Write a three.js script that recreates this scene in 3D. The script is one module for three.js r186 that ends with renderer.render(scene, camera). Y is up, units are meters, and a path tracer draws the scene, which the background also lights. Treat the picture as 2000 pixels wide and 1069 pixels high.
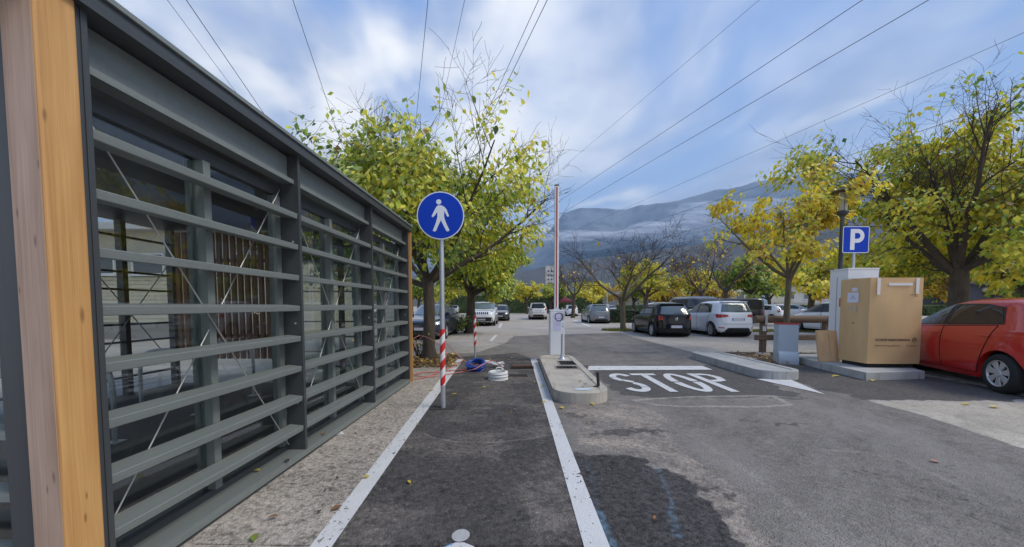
import * as THREE from 'three';
import { mergeGeometries } from 'three/addons/utils/BufferGeometryUtils.js';
import { RoundedBoxGeometry } from 'three/addons/geometries/RoundedBoxGeometry.js';

// ---------------------------------------------------------------- camera, sky, sun, exposure
const F = 720, VPX = 1012, HOR = 598, PITCH = 2.8 * Math.PI / 180, EYE = 1.35;
const CY = HOR + F * Math.tan(PITCH);
const scene = new THREE.Scene();
const camera = new THREE.PerspectiveCamera(2 * Math.atan(534.5 / F) * 180 / Math.PI, 2000 / 1069, 0.05, 14000);
camera.position.set(0, EYE, 0);
camera.rotation.x = -PITCH;
camera.setViewOffset(2000, 1069, 1000 - VPX, 534.5 - CY, 2000, 1069);
const renderer = new THREE.WebGLRenderer({ antialias: true });
renderer.toneMapping = THREE.LinearToneMapping;
renderer.toneMappingExposure = 2.15;
renderer.shadowMap.enabled = true;

// random numbers and noise
function rng(seed) { let s = seed >>> 0; return () => { s = (s + 0x6d2b79f5) | 0; let t = Math.imul(s ^ (s >>> 15), 1 | s); t = (t + Math.imul(t ^ (t >>> 7), 61 | t)) ^ t; return ((t ^ (t >>> 14)) >>> 0) / 4294967296; }; }
const PERM = (() => { const r = rng(77), p = new Uint16Array(1024), q = [...Array(512).keys()]; for (let i = 511; i > 0; i--) { const j = Math.floor(r() * (i + 1)); [q[i], q[j]] = [q[j], q[i]]; } for (let i = 0; i < 1024; i++) p[i] = q[i & 511]; return p; })();
const VALS = (() => { const r = rng(5), v = new Float32Array(512); for (let i = 0; i < 512; i++) v[i] = r(); return v; })();
function vnoise(x, y, px = 512, py = 512) {           // value noise 0..1, optional integer periods
  const ix = Math.floor(x), iy = Math.floor(y), fx = x - ix, fy = y - iy, u = fx * fx * (3 - 2 * fx), v = fy * fy * (3 - 2 * fy);
  const x0 = ((ix % px) + px) % px, x1 = (x0 + 1) % px, y0 = ((iy % py) + py) % py, y1 = (y0 + 1) % py;
  const a = VALS[PERM[x0 + PERM[y0]] & 511], b = VALS[PERM[x1 + PERM[y0]] & 511], c = VALS[PERM[x0 + PERM[y1]] & 511], d = VALS[PERM[x1 + PERM[y1]] & 511];
  return (a + (b - a) * u) + ((c + (d - c) * u) - (a + (b - a) * u)) * v;
}
function fbm(x, y, oct = 4, px = 512, py = 512) { let s = 0, a = 0.5, n = 0; for (let i = 0; i < oct; i++) { s += a * vnoise(x + i * 17.3 * (px === 512 ? 1 : 0), y, px, py); n += a; a *= 0.5; x *= 2; y *= 2; px = Math.min(512, px * 2); py = Math.min(512, py * 2); } return s / n; }
const clamp = (x, a = 0, b = 1) => Math.min(b, Math.max(a, x));
const sstep = (a, b, x) => { const t = clamp((x - a) / (b - a)); return t * t * (3 - 2 * t); };
const mix = (a, b, t) => a + (b - a) * t;
const mix3 = (a, b, t) => [mix(a[0], b[0], t), mix(a[1], b[1], t), mix(a[2], b[2], t)];

// sky: thin blue with streaks of cloud drawn along the wind, more cloud towards the left
{
  const W = 2048, H = 1024, data = new Float32Array(W * H * 4);
  const wx = -0.32, wz = -1, wl = Math.hypot(wx, wz), ax = wx / wl, az = wz / wl;
  for (let row = 0; row < H; row++) {
    const up = ((row + 0.5) / H - 0.5) * Math.PI, y = Math.sin(up), cu = Math.cos(up);
    for (let col = 0; col < W; col++) {
      const o = (row * W + col) * 4; let c;
      if (y < -0.02) c = [0.34, 0.34, 0.35];
      else {
        const ro = ((col + 0.5) / W - 0.5) * 2 * Math.PI, x = Math.cos(ro) * cu, z = Math.sin(ro) * cu, k = 1 / (Math.max(y, 0) + 0.10);
        const X = x * k, Z = z * k, al = X * ax + Z * az, ac = X * -az + Z * ax;
        const wob = fbm(ac * 0.9 + 31, al * 0.6 + 9, 4) - 0.5;
        const n1 = fbm(ac * 0.95 + wob * 1.1 + 40, al * 0.30 + 13, 3);
        const n2 = fbm(ac * 2.7 + 90 + wob * 2.5, al * 0.95 + 50, 5);
        const n3 = fbm(ac * 3.4 + 7 + wob, al * 3.0 + 22, 5);
        const west = clamp(-x * 1.5 - 0.15, -0.6, 1);
        let d = n1 * 0.46 + n2 * 0.30 + n3 * 0.24;
        d += 0.085 * west + 0.10 * sstep(0.24, 0.05, y) * (0.5 + n3);        // more cloud to the west and low over the ridges
        const veil = sstep(0.34, 0.64, fbm(ac * 1.8 + 140 + wob * 2, al * 0.5 + 31, 6)), base = sstep(0.40, 0.60, d), cov = clamp(base + 0.62 * veil * (1 - base));
        const blue = mix3([0.25, 0.345, 0.51], [0.115, 0.205, 0.425], sstep(0.02, 0.7, y));
        const lump = fbm(ac * 1.9 + 200 + wob * 1.5, al * 1.1 + 70, 5);
        const white = mix3([0.27, 0.305, 0.39], [0.64, 0.635, 0.62], sstep(0.40, 0.61, lump * 0.45 + n2 * 0.22 + n3 * 0.33));
        c = mix3(blue, white, cov * 0.95).map((q) => q * 0.95);
      }
      data[o] = c[0]; data[o + 1] = c[1]; data[o + 2] = c[2]; data[o + 3] = 1;
    }
  }
  const t = new THREE.DataTexture(data, W, H, THREE.RGBAFormat, THREE.FloatType);
  t.mapping = THREE.EquirectangularReflectionMapping; t.magFilter = THREE.LinearFilter; t.needsUpdate = true;
  scene.background = t; scene.environment = t;
}
const sun = new THREE.DirectionalLight(new THREE.Color(1.0, 0.92, 0.80), 1.35);
sun.position.set(26, 34, -6); sun.target.position.set(0, 0, -14);
sun.castShadow = true; sun.shadow.radius = 42; sun.shadow.mapSize.set(2048, 2048);
Object.assign(sun.shadow.camera, { left: -45, right: 45, top: 45, bottom: -45, near: 1, far: 140 });
scene.add(sun, sun.target);
scene.fog = new THREE.FogExp2(new THREE.Color(0.42, 0.67, 1.0), 0.000115);

// ---------------------------------------------------------------- pixel -> place
function ray(px, py) {
  const x = (px - VPX) / F, y = -(py - CY) / F, a = -PITCH;
  return [x, y * Math.cos(a) + Math.sin(a), y * Math.sin(a) - Math.cos(a)];
}
function G(px, py, Y = 0) { const d = ray(px, py), t = (Y - EYE) / d[1]; return new THREE.Vector3(d[0] * t, Y, d[2] * t); }   // where a pixel's ray meets the level Y
function AZ(px, py, Z) { const d = ray(px, py), t = Z / -d[2]; return new THREE.Vector3(d[0] * t, EYE + d[1] * t, -Z); }           // ... and the plane z = -Z

// ---------------------------------------------------------------- builders
const used = new Map();
function numbered(name) { const n = used.get(name) ?? 0; used.set(name, n + 1); return n ? name + '_' + String(n).padStart(3, '0') : name; }
function shade(o) { o.castShadow = true; o.receiveShadow = true; return o; }
function part(name, geo, mat, parent, label) { const m = shade(new THREE.Mesh(geo, mat)); m.name = name; parent.add(m); if (label) m.userData.label = label; return m; }
function thing(name, label, category, pos = [0, 0, 0], turn = 0, group) {
  const o = new THREE.Group(); o.name = numbered(name); scene.add(o); o.position.set(...pos); o.rotation.y = turn;
  o.userData = { label, category }; if (group) o.userData.group = group; return o;
}
function single(name, geo, mat, label, category, pos = [0, 0, 0], turn = 0, group) {
  const m = shade(new THREE.Mesh(geo, mat)); m.name = numbered(name); scene.add(m); m.position.set(...pos); m.rotation.y = turn;
  m.userData = { label, category }; if (group) m.userData.group = group; return m;
}
function structure(name, geo, mat, label) { const m = shade(new THREE.Mesh(geo, mat)); m.name = numbered(name); scene.add(m); m.userData = { kind: 'structure' }; if (label) m.userData.label = label; return m; }
function copy(o, label, group) { const c = o.clone(); c.name = numbered(o.name.replace(/_\d{3}$/, '')); scene.add(c); c.userData = { ...o.userData }; if (label) c.userData.label = label; if (group) c.userData.group = group; return c; }
const gbox = (w, h, d, x = 0, y = 0, z = 0) => new THREE.BoxGeometry(w, h, d).translate(x, y, z);
const rbox = (w, h, d, r, x = 0, y = 0, z = 0) => new RoundedBoxGeometry(w, h, d, 2, r).translate(x, y, z);
const gcyl = (r0, r1, h, n = 16, x = 0, y = 0, z = 0) => new THREE.CylinderGeometry(r0, r1, h, n).translate(x, y, z);
function rod(a, b, r, n = 6) { const A = new THREE.Vector3(...a), B = new THREE.Vector3(...b), d = B.clone().sub(A), g = new THREE.CylinderGeometry(r, r, d.length(), n); g.applyQuaternion(new THREE.Quaternion().setFromUnitVectors(new THREE.Vector3(0, 1, 0), d.normalize())); return g.translate((A.x + B.x) / 2, (A.y + B.y) / 2, (A.z + B.z) / 2); }
function tube(pts, r, seg = 40, n = 6) { return new THREE.TubeGeometry(new THREE.CatmullRomCurve3(pts.map((p) => p.isVector3 ? p : new THREE.Vector3(...p))), seg, r, n, false); }
const lin = (r, g, b) => new THREE.Color().setRGB(r, g, b);
const mat = (c, rough = 0.7, metal = 0, more = {}) => new THREE.MeshStandardMaterial({ color: Array.isArray(c) ? lin(...c) : c, roughness: rough, metalness: metal, ...more });
const phys = (c, o) => new THREE.MeshPhysicalMaterial({ color: Array.isArray(c) ? lin(...c) : c, ...o });
// texture from a function of (u, v) -> [r, g, b] linear
function texture(w, h, f, srgb = true) {
  const d = new Uint8Array(w * h * 4), enc = srgb ? (c) => (c <= 0.0031308 ? 12.92 * c : 1.055 * Math.pow(c, 1 / 2.4) - 0.055) : (c) => c;
  for (let j = 0; j < h; j++) for (let i = 0; i < w; i++) { const c = f((i + 0.5) / w, (j + 0.5) / h), o = (j * w + i) * 4; for (let k = 0; k < 3; k++) d[o + k] = clamp(enc(clamp(c[k]))) * 255; d[o + 3] = 255; }
  const t = new THREE.DataTexture(d, w, h); t.wrapS = t.wrapT = THREE.RepeatWrapping; t.magFilter = THREE.LinearFilter; t.minFilter = THREE.LinearMipmapLinearFilter; if (srgb) t.colorSpace = THREE.SRGBColorSpace; t.needsUpdate = true; return t;
}
const repeated = (t, x, y) => { const c = t.clone(); c.repeat.set(x, y); c.needsUpdate = true; return c; };
// a flat sheet on the ground from a list of [x, z]
function sheet(pts, y, uv) {
  const s = new THREE.Shape(pts.map(([x, z]) => new THREE.Vector2(x, -z))), g = new THREE.ShapeGeometry(s).rotateX(-Math.PI / 2).translate(0, y, 0);
  const p = g.attributes.position, u = new Float32Array(p.count * 2);
  for (let i = 0; i < p.count; i++) { const q = uv ? uv(p.getX(i), p.getZ(i)) : [p.getX(i), p.getZ(i)]; u[2 * i] = q[0]; u[2 * i + 1] = q[1]; }
  g.setAttribute('uv', new THREE.BufferAttribute(u, 2)); return g;
}
const gxz = (list, Y = 0) => list.map(([a, b]) => { const p = G(a, b, Y); return [p.x, p.z]; });
// ---------------------------------------------------------------- ground
const grainTile = texture(512, 512, (u, v) => { const n = 0.55 * vnoise(u * 180, v * 180, 180, 180) + 0.3 * vnoise(u * 330, v * 330, 330, 330) + 0.15 * vnoise(u * 60, v * 60, 60, 60); return [n, n, n]; }, false);
const lotTile = texture(1024, 1024, (u, v) => {
  const a = fbm(u * 6, v * 6, 5, 6, 6), s = vnoise(u * 420, v * 420, 420, 420), b = fbm(u * 3 , v * 14, 3, 3, 14), k = 0.78 + 0.35 * a + 0.22 * (s - 0.5) - 0.18 * sstep(0.62, 0.75, b);
  return [.40 * k, .362 * k, .318 * k];
});
const lotMat = new THREE.MeshStandardMaterial({ map: lotTile, roughness: 0.92, bumpMap: repeated(grainTile, 6, 6), bumpScale: 0.004 });
structure('ground', sheet([[-9000, 60], [9000, 60], [9000, -9000], [-9000, -9000]], 0, (x, z) => [x / 9, z / 9]), lotMat);

// the forecourt: one map of what the surface is made of (old and new asphalt, cement dust, patches, saw cuts, spray paint)
const MX = -5, MZ = -18.8, MS = 18;
const forecourtMap = (() => {
  const N = 1024, sc = N / MS, cv = [0, 1, 2, 3].map(() => { const c = document.createElement('canvas'); c.width = c.height = N; const g = c.getContext('2d'); g.fillStyle = '#000'; g.fillRect(0, 0, N, N); g.globalCompositeOperation = 'lighter'; g.lineJoin = g.lineCap = 'round'; return g; });
  const W = (p) => [(p[0] - MX) * sc, (p[1] - MZ) * sc];
  const COL = ['#ff0000', '#00ff00', '#0000ff'];
  const path = (g, pts, close) => { g.beginPath(); pts.forEach((p, i) => { const q = W(p); i ? g.lineTo(...q) : g.moveTo(...q); }); if (close) g.closePath(); };
  const fill = (k, ch, px) => { const g = cv[k]; g.fillStyle = COL[ch]; path(g, gxz(px), true); g.fill(); };
  const line = (k, ch, px, w, a = 1) => { const g = cv[k]; g.strokeStyle = COL[ch]; g.globalAlpha = a; g.lineWidth = w * sc; path(g, gxz(px)); g.stroke(); g.globalAlpha = 1; };
  const blob = (k, ch, x, y, rx, rz, a = 1, turn = 0) => { const g = cv[k], p = G(x, y), q = W([p.x, p.z]); g.fillStyle = COL[ch]; g.globalAlpha = a; g.beginPath(); g.ellipse(q[0], q[1], rx * sc, rz * sc, turn, 0, 7); g.fill(); g.globalAlpha = 1; };
  // 0r newer road, 0g foot lane asphalt, 0b aggregate strip
  fill(0, 0, [[860, 694], [935, 688], [985, 672], [1004, 657], [1060, 655], [1210, 650], [1240, 660], [1352, 688], [1420, 700], [1560, 735], [1800, 745], [2100, 782], [1700, 783], [1860, 830], [2100, 905], [2100, 1300], [990, 1300], [900, 705]]);
  fill(0, 1, [[640, 1069], [540, 1180], [1200, 1180], [1165, 1069], [1044, 703], [1010, 690], [900, 698], [890, 715]]);
  fill(0, 2, [[-400, 1069], [-400, 700], [770, 700], [800, 722], [860, 716], [890, 716], [628, 1069], [520, 1180]]);
  // 1r cement dust, 1g fresh black patch, 1b new asphalt beside the machine
  fill(1, 0, [[1095, 796], [1150, 782], [1200, 784], [1262, 812], [1330, 860], [1400, 930], [1470, 1000], [1560, 1090], [1640, 1180], [1440, 1180], [1390, 1010], [1300, 930], [1230, 890], [1130, 868]]);
  blob(1, 0, 1245, 812, 0.30, 0.5, 0.7); blob(1, 0, 1240, 840, 0.3, 0.2, 0.6); blob(1, 0, 1130, 800, 0.28, 0.1, 0.4);
  fill(1, 1, [[1100, 888], [1200, 890], [1262, 904], [1284, 916], [1330, 925], [1372, 958], [1392, 1000], [1420, 1020], [1432, 1050], [1475, 1090], [1560, 1180], [1180, 1180], [1140, 1040]]);
  fill(1, 2, [[1405, 702], [1540, 702], [1600, 700], [1800, 735], [2100, 783], [1702, 784], [1570, 752]]);
  fill(1, 2, [[1140, 714], [1400, 714], [1490, 742], [1560, 772], [1330, 782], [1215, 772]]);
  blob(1, 0, 1075, 985, .2, .34, .16); blob(1, 0, 1100, 1050, .2, .3, .16); blob(1, 0, 930, 810, .3, .3, .12);
  // 2r oil and tar stains, 2g chalky lines, 2b blue spray
  for (const [x, y, a, b, al] of [[1268, 845, .2, .06, .9], [1545, 831, .19, .05, .9], [1460, 823, .13, .03, .85], [1200, 845, .2, .06, .8], [1130, 812, .15, .05, .8], [1160, 824, .06, .04, .8], [1540, 778, .33, .06, .7], [1350, 950, .14, .07, .8], [1418, 970, .05, .05, .9], [1412, 1000, .09, .05, .6], [935, 922, .05, .05, .9], [930, 975, .035, .03, .8], [935, 1004, .10, .045, .9], [900, 985, .05, .02, .5], [960, 1045, .3, .1, .6], [1060, 985, .05, .03, .5], [1240, 690, .7, .25, .5], [1180, 680, .35, .15, .4], [1250, 705, .5, .12, .35], [1090, 672, .7, .3, .25], [1000, 672, .6, .2, .3], [1860, 745, .4, .1, .5], [1620, 762, .25, .06, .5]]) blob(2, 0, x, y, a, b, al);
  { const r = rng(9); for (let i = 0; i < 48; i++) { const t = r(), x = 1470 + t * 480 + (r() - .5) * 190, y = 815 + t * 190 + (r() - .5) * 90; blob(2, 0, x, y, .014 + r() * .024, .01 + r() * .012, .7, r() * 3); } for (let i = 0; i < 40; i++) blob(2, 0, 690 + r() * 480, 770 + r() * 290, .01 + r() * .015, .008 + r() * .01, .5); }
  line(2, 1, [[1240, 783], [1330, 777], [1480, 774], [1512, 775], [1548, 792], [1480, 796], [1330, 795], [1285, 792], [1240, 783]], .07, .85);
  line(2, 1, [[1290, 786], [1410, 782], [1500, 779], [1530, 788]], .03, .4);
  line(2, 1, [[830, 850], [860, 860], [900, 866], [960, 867], [1020, 862], [1085, 850]], .018, .55);
  line(2, 1, [[850, 880], [910, 884], [970, 882], [1020, 876]], .014, .4);
  line(2, 1, [[1620, 882], [1680, 885], [1750, 897], [1815, 922], [1900, 960]], .035, .35);
  line(2, 1, [[1380, 870], [1430, 900], [1500, 950], [1600, 1030], [1690, 1100]], .05, .22);
  line(2, 1, [[1130, 700], [1112, 705], [1190, 712]], .06, .3);
  line(2, 2, [[1284, 912], [1300, 945], [1318, 990], [1325, 1030], [1326, 1052]], .022, .45); line(2, 2, [[1316, 985], [1325, 1050]], .06, .2);
  line(2, 2, [[1172, 1005], [1186, 1045], [1198, 1085]], .075, .9); line(2, 2, [[1150, 905], [1160, 950], [1170, 1000]], .03, .2);
  for (const l of [[[770, 898], [735, 912], [718, 925], [716, 945], [725, 958]], [[716, 938], [690, 945], [668, 965], [672, 985]], [[1030, 800], [1000, 812], [960, 818]], [[1560, 752], [1640, 775], [1702, 784], [1770, 800], [1860, 832], [1980, 872]], [[1210, 652], [1290, 672], [1352, 690]]]) line(2, 0, l, .012, .7);
  // 3r earth and litter, 3g pale concrete, 3b dusty tracks
  fill(3, 0, [[790, 700], [860, 690], [900, 697], [893, 706], [868, 716], [790, 722]]); fill(3, 0, [[1415, 688], [1480, 688], [1600, 690], [1660, 704], [1600, 713], [1545, 716], [1535, 712], [1440, 694]]);
  fill(3, 1, [[1705, 786], [2100, 786], [2100, 905], [1970, 868], [1830, 820]]); fill(3, 2, [[1350, 860], [1440, 860], [1700, 1069], [1560, 1069]]); fill(3, 2, [[1580, 800], [1690, 800], [2100, 980], [2100, 1060], [1820, 940]]);
  const im = cv.map((g) => g.getImageData(0, 0, N, N).data);
  const M = (k, ch, x, y) => { x = clamp(x, 0, N - 1.001); y = clamp(y, 0, N - 1.001); const i = x | 0, j = y | 0, fx = x - i, fy = y - j, d = im[k], a = (j * N + i) * 4 + ch, b = a + 4, c = a + N * 4, e = c + 4; return ((d[a] * (1 - fx) + d[b] * fx) * (1 - fy) + (d[c] * (1 - fx) + d[e] * fx) * fy) / 255; };
  return texture(2048, 2048, (u, v) => {
    const X = u * N, Y = v * N, wx = u * MS, wz = v * MS;                   // metres in the map
    const w1 = fbm(wx * 3.1, wz * 3.1, 5) - .5, w2 = fbm(wx * 3.1 + 60, wz * 3.1 + 9, 5) - .5, xr = X + w1 * 22, yr = Y + w2 * 22, xs = X + w1 * 6, ys = Y + w2 * 6;
    const v1 = fbm(wx * 9 + 4, wz * 9, 3) - .5, v2 = fbm(wx * 9 + 70, wz * 9 + 30, 3) - .5, xo = X + v1 * 17, yo = Y + v2 * 17;
    const big = fbm(wx * .7, wz * .7, 4), mid = fbm(wx * 2.3 + 5, wz * 2.3, 4), sm = fbm(wx * 9 + 2, wz * 9 + 40, 3), fine = vnoise(wx * 40, wz * 40), fine2 = vnoise(wx * 92 + 3, wz * 92);
    const streak = fbm(wx * 4 + 8, wz * .6 + 2, 3), drag = fbm((wx + wz) * 5 + 3, (wx - wz) * .7 + 9, 4), grit = .75 * (fine - .5) + .75 * (fine2 - .5);
    let k = .78 + .3 * mid + .2 * (sm - .5) + .5 * grit, c = [.40 * k, .362 * k, .318 * k];
    const put = (m, r, g, b, q) => { if (m > 0.003) { c[0] += (r * q - c[0]) * m; c[1] += (g * q - c[1]) * m; c[2] += (b * q - c[2]) * m; } };
    put(M(0, 0, xs, ys), .192, .174, .156, .60 + .36 * big + .3 * mid + .3 * (sm - .5) + .45 * grit + .35 * (streak - .5) + .3 * (drag - .5));
    put(M(3, 2, xr, yr) * (.1 + .5 * drag), .22, .20, .183, .8 + .4 * mid);
    put(M(0, 2, X, Y), .44, .392, .335, .72 + .26 * mid + .25 * (sm - .5) + 1.0 * grit - .35 * sstep(.74, .8, fine) - .3 * sstep(.78, .84, fine2));
    { const m = M(0, 1, X, Y); if (m > 0) { const pat = sstep(.42, .66, fbm(wx * 1.5 + 20, wz * 1.5 + 4, 4) + .2 * (sm - .5)), q = .74 + .32 * mid + .5 * (sm - .5) + .95 * grit + (fine2 > .9 ? .8 : 0); put(m, mix(.073, .135, pat * .8), mix(.066, .118, pat * .8), mix(.062, .104, pat * .8), q); } }
    put(M(3, 1, xs, ys), .44, .395, .325, .72 + .35 * mid + .25 * (sm - .5) + .3 * (drag - .5) + .3 * grit);
    put(M(1, 0, xr, yr) * clamp(.05 + 1.0 * mid + .5 * (sm - .5)), .31, .265, .22, .58 + .6 * mid + .5 * (sm - .5) + .8 * grit);
    put(M(1, 2, xr, yr), .098, .089, .082, .72 + .35 * mid + .3 * (sm - .5) + .6 * grit);
    put(M(1, 1, X + v1 * 11 + w1 * 9, Y + v2 * 11 + w2 * 9), .056, .051, .050, .75 + .3 * mid + .3 * (sm - .5) + 1.3 * grit);
    put(M(3, 0, xr, yr), .095, .066, .043, .5 + .8 * mid + .9 * grit);
    put(M(2, 0, xo, yo) * .85, .055, .050, .047, .8 + .4 * mid + .5 * grit);
    put(M(2, 1, X + v1 * 3, Y + v2 * 3) * clamp(.15 + 1.0 * sm + .3 * mid), .42, .38, .33, .85 + .4 * grit);
    put(M(2, 2, X + v1 * 4, Y) * clamp(-.25 + .7 * sm + .5 * fine), .16, .32, .46, .85 + .3 * fine);
    return c;
  });
})();
forecourtMap.wrapS = forecourtMap.wrapT = THREE.ClampToEdgeWrapping;
const fuv = (x, z) => [(x - MX) / MS, (z - MZ) / MS];
const forecourtMat = new THREE.MeshStandardMaterial({ map: forecourtMap, roughness: 0.88, bumpMap: repeated(grainTile, 14, 14), bumpScale: 0.013 });
structure('road', sheet([[MX + .01, MZ + MS - .01], [MX + MS - .01, MZ + MS - .01], [MX + MS - .01, MZ + .01], [MX + .01, MZ + .01]], 0.004, fuv), forecourtMat);
structure('footpath', sheet(gxz([[628, 1069], [1165, 1069], [1044, 703], [1010, 690], [900, 698]]), 0.008, fuv), forecourtMat);
structure('pavement_strip', sheet([[-1.85, -2.02], ...gxz([[626, 1069], [888, 716], [840, 722], [805, 740]])], 0.008, fuv), forecourtMat);

// road paint
const chipMap = texture(512, 512, (u, v) => { const n = vnoise(u * 60, v * 60, 60, 60) * .6 + vnoise(u * 150, v * 150, 150, 150) * .4, p = fbm(u * 5, v * 5, 3, 5, 5), a = n + p * .35 < .36 ? 0 : 1; return [a, a, a]; }, false);
const paintTile = texture(512, 512, (u, v) => { const k = .9 + .16 * fbm(u * 7, v * 7, 4, 7, 7) + .1 * (vnoise(u * 200, v * 200, 200, 200) - .5); return [.58 * k, .58 * k, .575 * k]; });
const paint = new THREE.MeshStandardMaterial({ map: paintTile, roughness: 0.75, alphaMap: chipMap, alphaTest: 0.5, bumpMap: repeated(grainTile, 1, 1), bumpScale: 0.004 });
const puv = (x, z) => [x * .8, z * .8];
const blueSpray = mat([.12, .30, .50], .8);
const stripe = (px, label) => single('lane_line', sheet(gxz(px), 0.012, puv), paint, label, 'road marking');
stripe([[607, 1069], [500, 1215], [560, 1215], [650, 1069], [800, 852], [905, 703], [890, 702], [776, 850]], 'long white line painted between pale pavement strip and dark footpath');
stripe([[1140, 1069], [1172, 1215], [1236, 1215], [1190, 1069], [1104, 850], [1048, 702], [1036, 702], [1079, 850]], 'long white line painted between dark footpath and barrier island');
single('stop_line', sheet(gxz([[1148, 724.5], [1392, 723.5], [1372, 716], [1150, 716]]), 0.012, puv), paint, 'wide white stop bar painted across the lane above the word', 'road marking');
single('arrow_head', sheet(gxz([[1478, 742], [1538, 740], [1612, 772]]), 0.012, puv), paint, 'white triangular arrow head painted beside the grey kerbed island', 'road marking');
// pictogram in the foot lane: head and shoulders show, the rest lies towards the camera
{
  const t = thing('walker_marking', 'white painted walking figure with blue spray edge on footpath', 'road marking', [-0.335, 0, -2.02]);
  const disc = (r, y) => new THREE.CircleGeometry(r, 28).rotateX(-Math.PI / 2).translate(0, y, 0);
  part('head_paint', disc(.052, .012).scale(1, 1, 1.15).translate(0, 0, -.07), paint, t);
  const body = [[-.06, .03], [-.02, -.005], [.03, -.005], [.09, .03], [.14, .2], [.22, .36], [.18, .38], [.08, .24], [.08, .4], [.16, .72], [.09, .74], [.0, .5], [-.1, .74], [-.17, .72], [-.07, .4], [-.08, .22], [-.16, .36], [-.2, .33], [-.12, .16]];
  part('body_paint', sheet(body, .012, puv), paint, t);
  part('blue_edge', sheet(body.map(([x, z]) => [x * 1.12 - .02, z * 1.03 + .005]), .0095), blueSpray, t);
}
// STOP, letters 1.5 m tall and 0.44 m wide
{
  const t = thing('stop_lettering', 'white word STOP painted on dark asphalt before stop bar', 'road marking', [0, 0, 0]);
  const z0 = G(1300, 767).z, z1 = G(1300, 731).z, h = z0 - z1;
  const ring = (cx, cy, rx, ry, a0, a1, tw, n = 18) => { const o = []; for (let i = 0; i <= n; i++) { const a = a0 + (a1 - a0) * i / n; o.push([cx + rx * Math.cos(a), cy + ry * Math.sin(a)]); } for (let i = n; i >= 0; i--) { const a = a0 + (a1 - a0) * i / n; o.push([cx + (rx - tw) * Math.cos(a), cy + (ry - tw / 2.6) * Math.sin(a)]); } return o; };
  const rect = (x0, y0, x1, y1) => [[x0, y0], [x1, y0], [x1, y1], [x0, y1]];
  const P = Math.PI, L = {
    S: [ring(.5, .755, .5, .245, P * .12, P * 1.0, .29), ring(.5, .755, .5, .245, P * 1.03, P * 1.4, .29), [[.28, .55], [.66, .43], [.76, .52], [.38, .64]], ring(.5, .245, .5, .245, P * .4, P * -.02, .29), ring(.5, .245, .5, .245, P * -.05, P * -.88, .29)],
    T: [rect(0, .89, 1, 1), rect(.36, 0, .64, .887)],
    O: [ring(.5, .5, .5, .5, P * .02, P * 1.0, .29, 26), ring(.5, .5, .5, .5, P * 1.03, P * 1.99, .29, 26)],
    P: [rect(0, 0, .28, 1), [[.31, 1], [.31, .90], [.5, .897], [.65, .87], [.71, .75], [.65, .63], [.5, .60], [.31, .597], [.31, .497], [.55, .5], [.85, .56], [1, .75], [.85, .94], [.55, .998]]],
  };
  const xs = { S: [1.73, 2.17], T: [2.20, 2.68], O: [2.72, 3.22], P: [3.33, 3.82] };
  for (const ch of 'STOP') part('letter_' + ch.toLowerCase(), mergeGeometries(L[ch].map((poly) => sheet(poly.map(([u, v]) => [mix(...xs[ch], u), z0 - v * h]), .012, puv))), paint, t, 'white painted letter ' + ch);
}
// parking bay lines farther off
for (const [px, label] of [[[[955, 667], [962, 667], [972, 655], [966, 655]], 'short worn white bay line on pale asphalt behind the striped post'], [[[972, 641], [978, 641], [982, 632], [977, 632]], 'short white bay line beside the white off-road car'], [[[1118, 627], [1150, 639], [1156, 638], [1124, 626]], 'slanting white bay line beside the grey hatchback'], [[[1802, 727], [2060, 790], [2100, 789], [1812, 725]], 'long faint white bay line running under the red car'], [[[648, 846], [655, 852], [674, 851], [668, 845]], 'small pale paint dab on the pavement strip']]) single('bay_line', sheet(gxz(px), 0.012, puv), paint, label, 'road marking');
// iron covers and holes in the foot lane
const rust = new THREE.MeshStandardMaterial({ map: texture(128, 128, (u, v) => { const n = fbm(u * 8, v * 8, 4, 8, 8); return mix3([.05, .035, .028], [.16, .09, .06], n); }), roughness: .8, metalness: .3 });
const pit = mat([.012, .010, .010], .95), iron = mat([.03, .03, .03], .6, .5);
{ const p = G(1020, 719), t = thing('inspection_cover', 'rusty square inspection cover lifted in the footpath', 'manhole cover', [p.x, 0, p.z]); part('frame', gbox(.5, .02, .34, 0, .012, 0), iron, t); part('lid', rbox(.44, .05, .28, .01, 0, .045, 0).rotateZ(.03), rust, t); }
{ const p = G(1012, 735), t = thing('drain_slot', 'narrow dark drain slot in the footpath beside white coil', 'drain', [p.x, 0, p.z]); part('frame', mergeGeometries([gbox(.34, .014, .02, 0, .009, -.1), gbox(.34, .014, .02, 0, .009, .1), gbox(.02, .014, .2, -.18, .009, 0), gbox(.02, .014, .2, .18, .009, 0)]), rust, t); part('pit', gbox(.33, .006, .18, 0, .0105, 0), pit, t); }
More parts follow.
